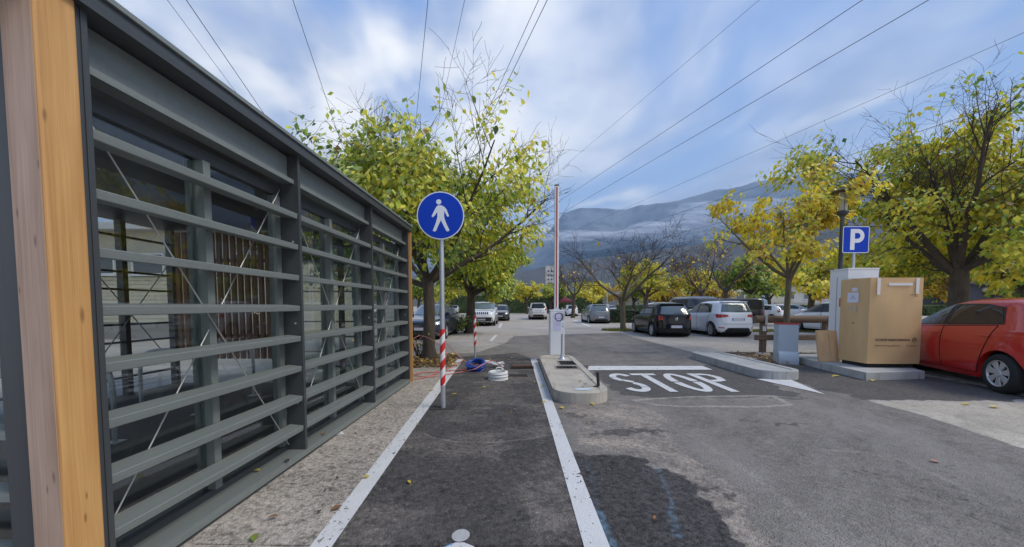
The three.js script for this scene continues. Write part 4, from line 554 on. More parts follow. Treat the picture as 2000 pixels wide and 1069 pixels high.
{ const c = makeCar('saloon', carPaint([.012, .018, .045], .3), { glass: 'pale' }, 'dark blue car with bright headlamp standing behind the leafy tree trunk'); standCentre(c, 822, 666, PI, -2.2); }
const farCars = [
  ['hatch', [.5, .55, .60], .5, 888, 612.5, 0.15, 'small silver car with rear facing out behind the white off-road car'],
  ['hatch', [.05, .055, .06], .4, 978, 626, PI, 'dark grey car tucked behind the white off-road car'],
  ['hatch', [.40, .02, .02], .1, 1081, 612, 0, 'small red car glimpsed between white estate and barrier cabinet'],
  ['hatch', [.72, .73, .74], 0, 1112, 617.5, .1, 'white car seen from behind left of the bare tree by the hedge'],
  ['hatch', [.70, .71, .72], 0, 1196, 611, PI, 'white car facing out behind the blue grey hatchback'],
  ['mpv', [.55, .56, .57], .4, 1306, 641, PI + .1, 'silver high car standing behind the black hatchback'],
  ['van', [.04, .045, .05], .4, 1363, 640, PI, 'dark grey people carrier facing out behind the white high-roofed hatchback'],
  ['van', [.012, .013, .016], .2, 1420, 631, 1.35, 'black van standing crosswise behind the white high-roofed hatchback'],
  ['hatch', [.72, .74, .76], 0, 1492, 627, .35, 'white hatchback with red tail lights behind the log rail'],
  ['mpv', [.74, .75, .76], 0, 1548, 622, PI + .5, 'white car with black front grille facing out beyond the yellow tree'],
  ['mpv', [.70, .71, .72], 0, 1628, 650, .1, 'white car half hidden behind the white pay machine'],
  ['hatch', [.72, .73, .74], 0, 1236, 608, PI, 'white car parked before the dark hedge and bare tree'],
  ['saloon', [.5, .52, .55], .4, 1150, 607, 1.2, 'silver saloon crosswise in the row before the hedge'],
  ['hatch', [.06, .065, .07], .3, 940, 607, 1.3, 'dark car crosswise in the last row under yellow trees'],
  ['hatch', [.7, .7, .7], 0, 842, 611, PI, 'white car beyond the dark blue car near the tree line'],
  ['mpv', [.45, .46, .48], .4, 1280, 609, 0, 'grey car in the last row behind the bare tree'],
  ['van', [.72, .73, .74], 0, 1330, 607, 1.4, 'white van crosswise in the last row of the car park'],
  ['hatch', [.6, .61, .62], .2, 1560, 610, 1.1, 'pale car crosswise before the cream house'],
  ['saloon', [.03, .03, .035], .3, 1000, 606, 1.5, 'black saloon at the foot of the dark hedge'],
  ['mpv', [.72, .73, .74], 0, 720, 620, 1.5, 'white car seen through the shelter glass'],
  ['hatch', [.3, .32, .35], .4, 640, 624, 1.6, 'grey car seen through the shelter glass'],
];
for (const [kind, c, m, px, py, h, label] of farCars) { const car = makeCar(kind, carPaint(c, m), {}, label, lotGroup); standCentre(car, px, py, h, 0); }
// ---------------------------------------------------------------- trees
const barkTex = texture(128, 512, (u, v) => { const a = fbm(u * 10, v * 5, 4, 10, 5), b = vnoise(u * 26, v * 9, 26, 9), k = .55 + .6 * a + .3 * (b - .5); return [.105 * k, .082 * k, .062 * k]; });
const bark = new THREE.MeshStandardMaterial({ map: barkTex, roughness: .95, bumpMap: repeated(barkTex, 1, 1), bumpScale: .012 });
const barkPale = new THREE.MeshStandardMaterial({ map: barkTex, color: lin(1.5, 1.6, 1.35), roughness: .95, bumpMap: repeated(barkTex, 1, 1), bumpScale: .012 });
const twigBark = mat([.060, .045, .036], .95);
const leafMat = new THREE.MeshPhysicalMaterial({ color: 0xffffff, vertexColors: true, roughness: .8, transmission: .5, thickness: 0, side: THREE.DoubleSide });
class Limbs {                                                                // collects tapered tubes
  constructor() { this.p = []; this.n = []; this.uv = []; this.i = []; }
  add(pts, rad, k) {
    const base = this.p.length / 3, T = new THREE.Vector3(), N = new THREE.Vector3(), Bv = new THREE.Vector3(), ref = new THREE.Vector3(.3, .1, .95); let len = 0;
    for (let j = 0; j < pts.length; j++) {
      T.copy(pts[Math.min(j + 1, pts.length - 1)]).sub(pts[Math.max(0, j - 1)]).normalize(); N.copy(ref).addScaledVector(T, -ref.dot(T)).normalize(); Bv.crossVectors(T, N); if (j) len += pts[j].distanceTo(pts[j - 1]);
      for (let a = 0; a <= k; a++) { const c = Math.cos(2 * Math.PI * a / k), s = Math.sin(2 * Math.PI * a / k), x = N.x * c + Bv.x * s, y = N.y * c + Bv.y * s, z = N.z * c + Bv.z * s; this.p.push(pts[j].x + x * rad[j], pts[j].y + y * rad[j], pts[j].z + z * rad[j]); this.n.push(x, y, z); this.uv.push(a / k, len * .6); }
      if (j) for (let a = 0; a < k; a++) { const q = base + (j - 1) * (k + 1) + a, w = q + k + 1; this.i.push(q, q + 1, w + 1, q, w + 1, w); }
    }
  }
  geo() { const g = new THREE.BufferGeometry(); g.setAttribute('position', new THREE.Float32BufferAttribute(this.p, 3)); g.setAttribute('normal', new THREE.Float32BufferAttribute(this.n, 3)); g.setAttribute('uv', new THREE.Float32BufferAttribute(this.uv, 2)); g.setIndex(this.i); return g; }
}
function growTree(o) {
  const r = rng(o.seed), thick = new Limbs(), thin = new Limbs(), anchors = [], V = (x, y, z) => new THREE.Vector3(x, y, z), J = (s) => (r() - .5) * 2 * s;
  const L = o.len, cnt = o.cnt, RL = o.fine ?? .004;
  const branch = (p, d, len, rad, lvl) => {
    const seg = [7, 7, 6, 5, 4, 3][lvl], pts = [p.clone()], rs = [rad], dir = d.clone(), end = lvl >= 4 ? RL * .5 : rad * (lvl === 0 ? .8 : .17);
    for (let j = 1; j <= seg; j++) { const w = [.04, .16, .22, .28, .3, .3][lvl]; dir.add(V(J(w), J(w * .8) + (o.up?.[lvl] ?? .05), J(w))).normalize(); pts.push(pts[j - 1].clone().addScaledVector(dir, len / seg)); rs.push(Math.max(RL * .45, mix(rad, end, j / seg))); }
    (lvl <= 2 ? thick : thin).add(pts, rs, [12, 8, 6, 4, 3, 3][lvl]);
    if (lvl >= 2) for (let j = 1; j <= seg; j++) { const m = lvl >= 3 ? 2 : 1; for (let q = 0; q < m; q++) { const a = pts[j - 1].clone().lerp(pts[j], r()); a.rad = rs[j]; anchors.push(a); } }
    if (lvl >= o.levels) return;
    const n = Math.round(cnt[lvl] * (.8 + .4 * r()));
    for (let k = 0; k < n; k++) {
      const f = lvl === 0 ? .86 + .14 * (k + .5) / n : mix(.22, 1, Math.pow((k + r() * .8) / n, .85)), at = clamp(f) * seg, j = Math.min(seg - 1, Math.floor(at)), q = pts[j].clone().lerp(pts[j + 1], at - j), t = pts[j + 1].clone().sub(pts[j]).normalize();
      let nd; if (lvl === 0) { const az = o.az0 !== undefined ? o.az0 + k * Math.PI * 2 / n + J(.35) : k * 2.4 + J(.4), el = o.leader && k < o.leader ? 1.25 + .2 * r() : mix(o.elev[0], o.elev[1], r()); nd = V(Math.cos(az) * Math.cos(el), Math.sin(el), Math.sin(az) * Math.cos(el)); }
      else { const ax = V(J(1), J(1), J(1)).cross(t).normalize(), an = [0, .75, .8, .85, .8][lvl] * (.6 + .6 * r()); nd = t.clone().applyAxisAngle(ax, an); if (lvl === 1 && nd.y < -.1) nd.y *= -.5; nd.normalize(); }
      const rr = lvl === 0 ? rad * (o.limb ?? 1) * mix(.45, .62, r()) : rs[j] * mix(.34, .55, r());
      branch(q, nd, L[lvl + 1] * (.65 + .6 * r()) * (lvl > 0 ? 1 - .35 * f : 1), Math.max(RL * .6, rr), lvl + 1);
    }
  };
  branch(V(0, -.05, 0), V(o.lean?.[0] ?? J(.05), 1, o.lean?.[1] ?? J(.05)).normalize(), L[0], o.rad, 0);
  { const fl = [], rs = []; for (let j = 0; j <= 4; j++) { fl.push(V(0, -.04 + j * .07, 0)); rs.push(o.rad * (1.45 - .11 * j)); } thick.add(fl, rs, 12); }   // root flare
  // long bare shoots out of the top
  const tops = anchors.filter((a) => a.rad > (o.fine ?? .004) * 1.15 && a.y > (o.sproutY ?? 1e9) - 1.2 * Math.min(1, Math.hypot(a.x, a.z) / 3));
  for (let k = 0; k < (o.sprouts ?? 0) && tops.length; k++) {
    const root = tops[Math.floor(r() * tops.length)], p = root.clone(), out = V(p.x, 0, p.z).normalize(), d = V(out.x * (.3 + r() * 1.3) + J(.35), .35 + .65 * r(), out.z * (.3 + r() * 1.3) + J(.35)).normalize(), len = mix(o.sproutL[0], o.sproutL[1], r() * r()), pts = [p], rs = [Math.min(root.rad * .85, .009 + .006 * r())];
    for (let j = 1; j <= 5; j++) { d.add(V(J(.18), J(.1), J(.18))).normalize(); pts.push(pts[j - 1].clone().addScaledVector(d, len / 5)); rs.push(mix(rs[0], RL * .5, j / 5)); } thin.add(pts, rs, 4);
    for (let j = 1; j < 5; j++) for (let q = 0; q < 2; q++) if (r() < .75) { const sd = d.clone().add(V(J(.9), J(.5), J(.9))).normalize(), l2 = len * (.12 + .22 * r()), e = pts[j].clone().addScaledVector(sd, l2 * .5), e2 = e.clone().addScaledVector(sd.add(V(J(.3), .2, J(.3))).normalize(), l2 * .5); thin.add([pts[j], e, e2], [RL, RL * .7, RL * .4], 3); if (r() < .5) thin.add([e, e.clone().add(V(J(.12), J(.1) + .05, J(.12)))], [RL * .6, RL * .35], 3); }
  }
  return { wood: thick.geo(), twigs: thin.geo(), anchors, r };
}
// leaves: folded kites that hang from the twigs
const _q = new THREE.Quaternion(), _x = new THREE.Vector3(), _y = new THREE.Vector3(), _z = new THREE.Vector3();
function leafFrame(r, out) { const ln = new THREE.Vector3((r() - .5) * 1.5 + out.x * .5, -.55 - r() * .6, (r() - .5) * 1.5 + out.z * .5).normalize(); const nr = new THREE.Vector3((r() - .5) * 1.2 + out.x * .4, .5 + r(), (r() - .5) * 1.2 + out.z * .4).normalize(); _z.crossVectors(ln, nr).normalize(); nr.crossVectors(_z, ln).normalize(); return [ln, nr, _z.clone()]; }
function leafCloud(anchors, n, size, mask, colour, r, spread = .12) {
  const pos = new Float32Array(n * 18), nor = new Float32Array(n * 18), col = new Float32Array(n * 18); let k = 0, tries = 0;
  while (k < n && tries++ < n * 14) {
    const a = anchors[Math.floor(r() * anchors.length)]; if (r() > mask(a)) continue;
    const p = new THREE.Vector3(a.x + (r() - .5) * 2 * spread, a.y - r() * spread * 1.2, a.z + (r() - .5) * 2 * spread), [ln, nr, sd] = leafFrame(r, _x.set(a.x, 0, a.z).normalize()), s = size * (.6 + .7 * r()), w = s * (.3 + .1 * r());
    const T = p.clone().addScaledVector(ln, s), M = p.clone().addScaledVector(ln, s * .42).addScaledVector(nr, -.06 * s), Lp = M.clone().addScaledVector(sd, w).addScaledVector(nr, .10 * s), Rp = M.clone().addScaledVector(sd, -w).addScaledVector(nr, .10 * s), c = colour(p, r), o = k * 18;
    [p, Rp, T, p, T, Lp].forEach((q, i) => { pos[o + 3 * i] = q.x; pos[o + 3 * i + 1] = q.y; pos[o + 3 * i + 2] = q.z; nor[o + 3 * i] = nr.x; nor[o + 3 * i + 1] = nr.y; nor[o + 3 * i + 2] = nr.z; col[o + 3 * i] = c[0]; col[o + 3 * i + 1] = c[1]; col[o + 3 * i + 2] = c[2]; }); k++;
  }
  const g = new THREE.BufferGeometry(); g.setAttribute('position', new THREE.BufferAttribute(pos.subarray(0, k * 18), 3)); g.setAttribute('color', new THREE.BufferAttribute(col.subarray(0, k * 18), 3)); g.computeVertexNormals(); return g;
}
const ovate = (() => { const pts = [], idx = [], S = [[0, 0], [.12, .13], [.3, .27], [.48, .31], [.7, .22], [.88, .09], [1, 0]]; S.forEach(([t, w]) => { const dy = -.10 * t * t; pts.push(t, dy, 0, t, dy + w * .3, w, t, dy + w * .3, -w); }); for (let i = 0; i < S.length - 1; i++) { const a = i * 3, b = a + 3; idx.push(a, a + 1, b + 1, a, b + 1, b, a, b, b + 2, a, b + 2, a + 2); } const g = new THREE.BufferGeometry(); g.setAttribute('position', new THREE.Float32BufferAttribute(pts, 3)); g.setIndex(idx); g.computeVertexNormals(); return g; })();
const leafTone = (c) => new THREE.MeshPhysicalMaterial({ color: lin(...c), roughness: .7, transmission: .3, thickness: 0, side: THREE.DoubleSide });
const singleTones = [[.10, .17, .03], [.20, .25, .03], [.36, .32, .03], [.44, .33, .03], [.07, .12, .03]].map(leafTone);
const C = { dark: [.085, .165, .032], green: [.25, .37, .045], lime: [.56, .61, .05], yellow: [.84, .72, .055], gold: [.86, .60, .045], orange: [.60, .33, .045], brown: [.29, .18, .06] };
const pick = (r, w) => { let s = 0, q; for (const [, v] of w) s += Math.max(0, v); q = r() * s; for (const [k, v] of w) { q -= Math.max(0, v); if (q <= 0) return C[k]; } return C.green; };
const vary = (c, r) => { const k = .7 + .55 * r(), j = (r() - .5) * .12; return [c[0] * k * (1 + j), c[1] * k, c[2] * k]; };
const clump = (p, s = .8) => (vnoise(p.x * s + 50, p.y * s + 20) + vnoise(p.z * s + 80, p.y * s + 5) + vnoise(p.x * s + 11, p.z * s + 33)) / 3;
function makeTree(name, label, pos, o, group) {
  const t = thing(name, label, 'tree', pos, o.turn ?? 0, group), G0 = growTree(o);
  t.scale.setScalar(o.size ?? 1); part('trunk', G0.wood, o.pale ? barkPale : bark, t); part('twigs', G0.twigs, twigBark, t).userData.kind = 'stuff';
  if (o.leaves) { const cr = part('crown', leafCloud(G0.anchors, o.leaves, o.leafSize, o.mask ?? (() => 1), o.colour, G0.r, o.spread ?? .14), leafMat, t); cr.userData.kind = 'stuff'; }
  if (o.single) { // the largest leaves, one by one
    const r = rng(o.seed + 500), pool = G0.anchors.filter((a) => (o.mask ?? (() => 1))(a) > .12 && (o.front ? o.front(a) : true)); let n = 0;
    while (n < o.single && pool.length) { const a = pool[Math.floor(r() * pool.length)], [ln, nr, sd] = leafFrame(r, _x.set(a.x, 0, a.z).normalize()), s = o.leafSize * (.95 + .45 * r()), m = part('leaf', ovate, singleTones[Math.floor(Math.min(4.99, r() * 5))], t); m.quaternion.setFromRotationMatrix(new THREE.Matrix4().makeBasis(ln, nr, sd)); m.position.set(a.x + (r() - .5) * .15, a.y - r() * .1, a.z + (r() - .5) * .15); m.scale.setScalar(s); n++; }
  }
  return t;
}
// the large tree at the end of the shelter
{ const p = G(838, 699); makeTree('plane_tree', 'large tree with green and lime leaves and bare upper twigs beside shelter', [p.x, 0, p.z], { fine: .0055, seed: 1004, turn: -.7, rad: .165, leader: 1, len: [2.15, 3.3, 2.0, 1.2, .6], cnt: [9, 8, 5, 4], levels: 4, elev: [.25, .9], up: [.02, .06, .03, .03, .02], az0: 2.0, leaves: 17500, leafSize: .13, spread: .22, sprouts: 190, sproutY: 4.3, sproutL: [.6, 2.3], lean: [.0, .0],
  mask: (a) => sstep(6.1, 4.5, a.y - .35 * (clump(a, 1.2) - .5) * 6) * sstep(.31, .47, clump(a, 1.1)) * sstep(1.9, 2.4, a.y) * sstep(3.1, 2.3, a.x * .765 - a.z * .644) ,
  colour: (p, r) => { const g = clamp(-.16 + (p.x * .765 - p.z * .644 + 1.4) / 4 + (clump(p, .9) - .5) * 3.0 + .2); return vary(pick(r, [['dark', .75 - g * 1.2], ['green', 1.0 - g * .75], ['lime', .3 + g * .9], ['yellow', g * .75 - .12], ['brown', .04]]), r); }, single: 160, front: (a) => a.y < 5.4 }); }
{ makeTree('plane_tree', 'leafy lime green tree rising behind the shelter roof', [-6.2, 0, -12.0], { seed: 322, rad: .17, len: [2.6, 3.3, 1.9, 1.0, .55], cnt: [6, 6, 5, 4], levels: 4, elev: [.5, 1.1], up: [.02, .06, .03, .03], leaves: 10500, leafSize: .14, spread: .2, sprouts: 45, sproutY: 5.6, sproutL: [.6, 1.7],
  mask: (a) => sstep(8.0, 6.4, a.y) * sstep(.34, .5, clump(a, .9)), colour: (p, r) => { const g = clamp(.5 + (clump(p, .9) - .5) * 2.5); return vary(pick(r, [['dark', .5 - g], ['green', .9 - g * .5], ['lime', .2 + g], ['yellow', g * .4], ['brown', .08]]), r); }, single: 60 }); }
{ const p = G(918, 651); makeTree('plane_tree', 'lime green tree with dark forked trunk behind the striped post', [p.x, 0, p.z], { seed: 48, rad: .24, len: [2.2, 2.3, 1.4, .8, .45], cnt: [6, 6, 4, 4], levels: 4, elev: [.35, .9], up: [.02, .05, .02, .02], leaves: 7500, leafSize: .19, spread: .25, mask: (a) => sstep(6.0, 4.6, a.y) * sstep(.32, .5, clump(a, .8)), colour: (p, r) => { const g = clamp(.4 + (clump(p, .8) - .5) * 2.5); return vary(pick(r, [['green', .6 - g * .4], ['lime', .5 + g], ['yellow', g * .8 - .1], ['dark', .12]]), r); }, sprouts: 14, sproutY: 4.4, sproutL: [.5, 1.3], single: 30 }); }
{ const p = G(962, 629); makeTree('plane_tree', 'green tree with thick leaning trunk beyond the white off-road car', [p.x, 0, p.z], { seed: 69, rad: .42, lean: [-.22, .05], len: [2.8, 3.4, 2.0, 1.1, .6], cnt: [6, 6, 4, 4], levels: 4, elev: [.45, 1.0], fine: .006, leaves: 7000, leafSize: .26, spread: .3, mask: (a) => sstep(.3, .48, clump(a, .6)) * sstep(7.4, 5.6, a.y), colour: (p, r) => { const g = clamp(.45 + (clump(p, .6) - .5) * 2.5); return vary(pick(r, [['green', .7 - g * .5], ['lime', .4 + g], ['yellow', g * .9 - .1], ['dark', .2]]), r); } }); }
// the large tree on the right
{ makeTree('plane_tree', 'large spreading yellow green tree with bare top behind the red car', [15.7, 0, -13.25], { size: 1.08, fine: .0062, seed: 2021, rad: .275, leader: 2, limb: .8, len: [2.5, 4.4, 2.6, 1.4, .65], cnt: [10, 9, 5, 4], levels: 4, elev: [.15, 1.0], up: [.02, .05, .02, .02, .02], az0: 2.7, leaves: 31000, leafSize: .17, spread: .28, sprouts: 260, sproutY: 5.0, sproutL: [.9, 3.4],
  mask: (a) => sstep(8.6, 6.8, a.y - (clump(a, 1.0) - .5) * 1.8) * sstep(.33, .50, clump(a, .9)) * sstep(1.7, 2.2, a.y), colour: (p, r) => { const g = clamp(.9 + (clump(p, .8) - .5) * 3.0); return vary(pick(r, [['dark', .12 - g * .3], ['green', .6 - g * .5], ['lime', .5 + g * .6], ['yellow', g * 1.4 - .1], ['gold', g * .12], ['brown', .04]]), r); }, single: 160, front: (a) => a.z > 0 || a.x < 0 }); }
// the slender yellow tree
{ const c = AZ(1536, 600, 10.1); makeTree('young_tree', 'slender young tree with bright yellow leaves behind the metal column', [c.x, 0, -10.1], { seed: 74, rad: .085, pale: true, len: [2.3, 2.2, 1.15, .62, .32], leader: 1, cnt: [7, 6, 4, 3], levels: 4, elev: [.5, 1.2], up: [.02, .05, .02, .0], az0: .6, leaves: 4200, leafSize: .135, spread: .15, sprouts: 22, sproutY: 3.6, sproutL: [.4, 1.2], mask: (a) => sstep(.3, .52, clump(a, 1.3)), colour: (p, r) => vary(pick(r, [['yellow', 1], ['gold', .35], ['lime', .4], ['orange', .07], ['brown', .08]]), r), single: 90, front: (a) => a.z > -.4 }); }
// bare tree by the black hatchback
{ const p = G(1217, 646); makeTree('bare_tree', 'bare forked tree with pale trunk beside the black hatchback', [p.x, 0, p.z], { seed: 5150, rad: .155, pale: true, len: [1.9, 3.7, 2.3, 1.3, .75], cnt: [4, 7, 6, 5], levels: 4, elev: [.45, .85], up: [.02, .02, .02, .02], az0: .35, limb: 1.15, fine: .010, leaves: 12, leafSize: .2, colour: (p, r) => vary(C.gold, r), sprouts: 30, sproutY: 4, sproutL: [.5, 1.5] }); }
// trees in the rows behind
const tinted = (w) => (p, r) => { const g = clamp(.5 + (clump(p, .7) - .5) * 3); return vary(pick(r, w(g)), r); };
const farKinds = [
  { seed: 11, rad: .2, len: [2.1, 2.4, 1.4, .8, .45], cnt: [6, 6, 4, 3], levels: 4, elev: [.4, 1.1], fine: .008, leaves: 4200, leafSize: .27, spread: .3, mask: (a) => sstep(.32, .5, clump(a, .8)), colour: tinted((g) => [['yellow', .6 + g], ['lime', .9 - g * .4], ['gold', .25], ['green', .2]]) },
  { seed: 12, rad: .2, len: [2.1, 2.3, 1.4, .8, .45], cnt: [6, 6, 4, 3], levels: 4, elev: [.4, 1.2], fine: .008, leaves: 4600, leafSize: .27, spread: .3, mask: (a) => sstep(.3, .46, clump(a, .8)), colour: tinted((g) => [['green', .9 - g * .4], ['lime', .4 + g * .6], ['dark', .25], ['yellow', g * .3]]) },
  { seed: 13, rad: .17, len: [2.1, 2.6, 1.7, 1.0, .6], cnt: [5, 6, 6, 4], levels: 4, elev: [.5, 1.1], fine: .012, leaves: 140, leafSize: .24, spread: .2, colour: tinted(() => [['gold', 1], ['brown', 1], ['orange', .6]]) },
  { seed: 14, rad: .18, len: [2.0, 2.2, 1.4, .8, .45], cnt: [6, 6, 4, 3], levels: 4, elev: [.4, 1.1], fine: .008, leaves: 3200, leafSize: .27, spread: .3, mask: (a) => sstep(.34, .52, clump(a, .8)), colour: tinted((g) => [['orange', .5 + g * .3], ['gold', .5], ['brown', .5], ['lime', .3], ['yellow', .3]]) },
];
const kindText = ['yellow leaved tree', 'green leaved tree', 'bare branched tree', 'rusty orange leaved tree'];
const rowSpots = [[1119, 42, 2, 1.25, 'left of the barrier arm by the hedge'], [1150, 52, 0, 1, 'behind the blue grey hatchback'], [1262, 36, 0, 1.15, 'just behind the bare tree and black hatchback'], [1238, 44, 1, 1, 'beyond the dark hedge'], [1300, 40, 3, .9, 'beyond the black hatchback'], [1366, 31, 2, 1.25, 'behind the white high-roofed hatchback'], [1345, 46, 0, 1.2, 'between the dark off-road car and black van'], [1420, 34, 2, 1.35, 'over the black van'], [1395, 48, 3, 1.1, 'far behind the black van'], [1462, 36, 1, 1.25, 'before the cream house'], [1505, 44, 1, 1.1, 'right of the cream house'], [1582, 25, 0, 1.05, 'between the young tree and the white machine'], [1640, 38, 3, 1.2, 'behind the lamp post'], [1745, 24, 3, 1.05, 'behind the carton'], [1720, 33, 0, 1.2, 'far behind the carton'], [1990, 19, 1, 1.15, 'right of the large spreading tree'], [2080, 15, 0, 1.1, 'beyond the red car roof'], [816, 46, 1, 1, 'between shelter end and tree trunk'], [1030, 62, 0, 1.1, 'right of the leaning trunk'], [1075, 66, 1, 1.2, 'behind the barrier arm'], [985, 58, 1, 1.2, 'behind the leaning tree'], [880, 60, 0, 1.2, 'behind the small silver car'], [700, 40, 1, 1.1, 'seen through the shelter glass'], [560, 42, 0, 1.2, 'behind the far end of the shelter']];
const protos = farKinds.map(() => null);
for (const [px, Z, k, s, where] of rowSpots) { const c = AZ(px, 600, Z), label = kindText[k] + ' ' + where; let t; if (!protos[k]) t = protos[k] = makeTree('row_tree', label, [c.x, 0, -Z], farKinds[k], 'trees in the car park rows'); else { t = copy(protos[k], label, 'trees in the car park rows'); t.position.set(c.x, 0, -Z); } t.rotation.y = px * 1.7; t.scale.setScalar(s); }
{ const r = rng(404); for (let i = 0; i < 46; i++) { const px = -250 + i * 54 + r() * 30, Z = 72 + r() * 30, c = AZ(px, 600, Z), k = [0, 1, 1, 3, 0, 2][Math.floor(r() * 6)], t = copy(protos[k], kindText[k] + ' in the distant belt behind the car park', 'distant belt of trees'); t.position.set(c.x, 0, -Z); t.rotation.y = r() * 6; t.scale.setScalar(1.0 + r() * .6); } }
// hedges, shrubs, grass
const hedgeLeaf = (a, b) => (p, r) => vary(mix3(a, b, r()), r);
function hedge(label, x0, z0, x1, z1, h, w, n, size, colour, seed) {
  const r = rng(seed), len = Math.hypot(x1 - x0, z1 - z0), t = thing('hedge', label, 'hedge', [(x0 + x1) / 2, 0, (z0 + z1) / 2], -Math.atan2(z1 - z0, x1 - x0)), an = [];
  for (let i = 0; i < n; i++) { const s = r(); an.push(new THREE.Vector3((r() - .5) * len, (s < .3 ? h - r() * .1 : r() * h), (s < .3 ? (r() - .5) * w : (r() < .5 ? -1 : 1) * w / 2 * (.85 + .2 * r())))); }
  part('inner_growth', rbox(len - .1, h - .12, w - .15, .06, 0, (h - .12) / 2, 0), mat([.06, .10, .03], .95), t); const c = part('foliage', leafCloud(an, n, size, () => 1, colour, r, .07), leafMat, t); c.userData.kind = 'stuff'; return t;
}
hedge('clipped dark green hedge between bare tree and blue grey hatchback', 7.0, -30, 10.6, -30, 1.15, 1.0, 5000, .12, hedgeLeaf([.02, .045, .015], [.04, .075, .02]), 61);
hedge('tall dark hedge closing the end of the driving lane', -14, -70, 16, -70, 3.4, 1.6, 9000, .3, hedgeLeaf([.025, .05, .018], [.07, .10, .025]), 62);
hedge('long dark hedge behind the last row of cars', 16.5, -62, 60, -50, 1.6, 1.2, 6000, .3, hedgeLeaf([.03, .055, .018], [.10, .11, .025]), 63);
function shrub(label, px, py, n, h, w, seed) { const p = G(px, py), r = rng(seed), t = thing('shrub', label, 'shrub', [p.x, 0, p.z]), Lm = new Limbs(), an = []; for (let k = 0; k < 14; k++) { const a = r() * 6.3, d = new THREE.Vector3(Math.cos(a) * .5, 1, Math.sin(a) * .5).normalize(), pts = [new THREE.Vector3(Math.cos(a) * .1, 0, Math.sin(a) * .1)], rs = [.012]; for (let j = 1; j <= 5; j++) { d.add(new THREE.Vector3((r() - .5) * .5, 0, (r() - .5) * .5)).normalize(); pts.push(pts[j - 1].clone().addScaledVector(d, h / 5)); pts[j].x *= w; rs.push(.012 - j * .0018); if (j > 1) for (let q = 0; q < 4; q++) an.push(pts[j].clone().add(new THREE.Vector3((r() - .5) * .3, (r() - .5) * .2, (r() - .5) * .3))); } Lm.add(pts, rs, 4); } part('stems', Lm.geo(), twigBark, t); const c = part('foliage', leafCloud(an, n, .085, () => 1, (p, q) => vary(pick(q, [['green', .5], ['dark', .5], ['lime', .3], ['brown', .4]]), q), r, .12), leafMat, t); c.userData.kind = 'stuff'; }
shrub('sparse leafy shrub between the two striped posts', 887, 652, 900, 1.0, 1.2, 71); shrub('sparse leafy shrub beside the forked lime green tree', 906, 650, 700, .95, 1.1, 72); shrub('small twiggy shrub at the foot of the large tree', 822, 698, 60, .75, .8, 73);
{ // grass under the bare tree and along the strip
  const g = new THREE.ConeGeometry(.012, .14, 3).translate(0, .07, 0), r = rng(88), N = 2600, im = new THREE.InstancedMesh(g, mat([.10, .13, .03], .9), N), m = new THREE.Matrix4(), cc = new THREE.Color(), c0 = G(1217, 646);
  for (let i = 0; i < N; i++) { let x, z; if (i < 1100) { const a = r() * 6.3, d = Math.sqrt(r()) * .9; x = c0.x + Math.cos(a) * d * 1.3; z = c0.z + Math.sin(a) * d; } else { const p = G(1470 + r() * 170, 645 + r() * 5); x = p.x; z = p.z; } m.compose(new THREE.Vector3(x, .002, z), new THREE.Quaternion().setFromEuler(new THREE.Euler((r() - .5) * .8, r() * 6, (r() - .5) * .8)), new THREE.Vector3(1, .5 + r() * .8, 1)); im.setMatrixAt(i, m); im.setColorAt(i, cc.setRGB(.8 + r() * .9, .8 + r() * .5, .7)); }
  im.name = 'grass'; im.userData = { kind: 'stuff', label: 'short grass round the bare tree and along the kerb', category: 'grass' }; shade(im); scene.add(im);
}
// ---------------------------------------------------------------- buildings
const plaster = (c) => new THREE.MeshStandardMaterial({ map: texture(128, 128, (u, v) => { const k = .9 + .2 * fbm(u * 4, v * 4, 4, 4, 4); return [c[0] * k, c[1] * k, c[2] * k]; }), roughness: .9 });
const winGlass = phys([.03, .04, .05], { roughness: .08, clearcoat: 1 }), shutter = mat([.55, .56, .55], .7), frameWhite = mat([.66, .66, .65], .6);
function windowAt(parent, x, y, z, w, h, glass = winGlass) { const f = part('window', mergeGeometries([gbox(w + .12, .06, .1, x, y + h / 2 + .03, z), gbox(w + .12, .06, .1, x, y - h / 2 - .03, z), gbox(.06, h, .1, x - w / 2 - .03, y, z), gbox(.06, h, .1, x + w / 2 + .03, y, z)]), frameWhite, parent); part('pane', gbox(w, h, .02, x, y, z), glass, f); part('sill', gbox(w + .24, .05, .16, x, y - h / 2 - .09, z + .05), frameWhite, f); }
{ // low cream building behind the shelter
  const t = thing('low_building', 'low cream building with clad wall and window row behind the shelter', 'building', [-19, 0, -15]), cream = plaster([.50, .46, .36]), clad = plaster([.56, .52, .40]);
  part('wall', gbox(19, 4.4, 6, 0, 2.2, -3.1), cream, t); for (let i = 0; i < 12; i++) part('cladding_board', gbox(19, .14, .04, 0, .75 + i * .155, -.06), clad, t); part('plinth', gbox(19.1, .6, .1, 0, .3, -.04), mat([.28, .27, .25], .9), t); part('roof', gbox(19.8, .25, 6.8, 0, 4.5, -3), mat([.5, .5, .5], .6), t);
  for (let i = 0; i < 9; i++) windowAt(t, -8 + i * 2.0, 3.05, -.05, 1.2, .75, mat([.10, .11, .12], .3));
}
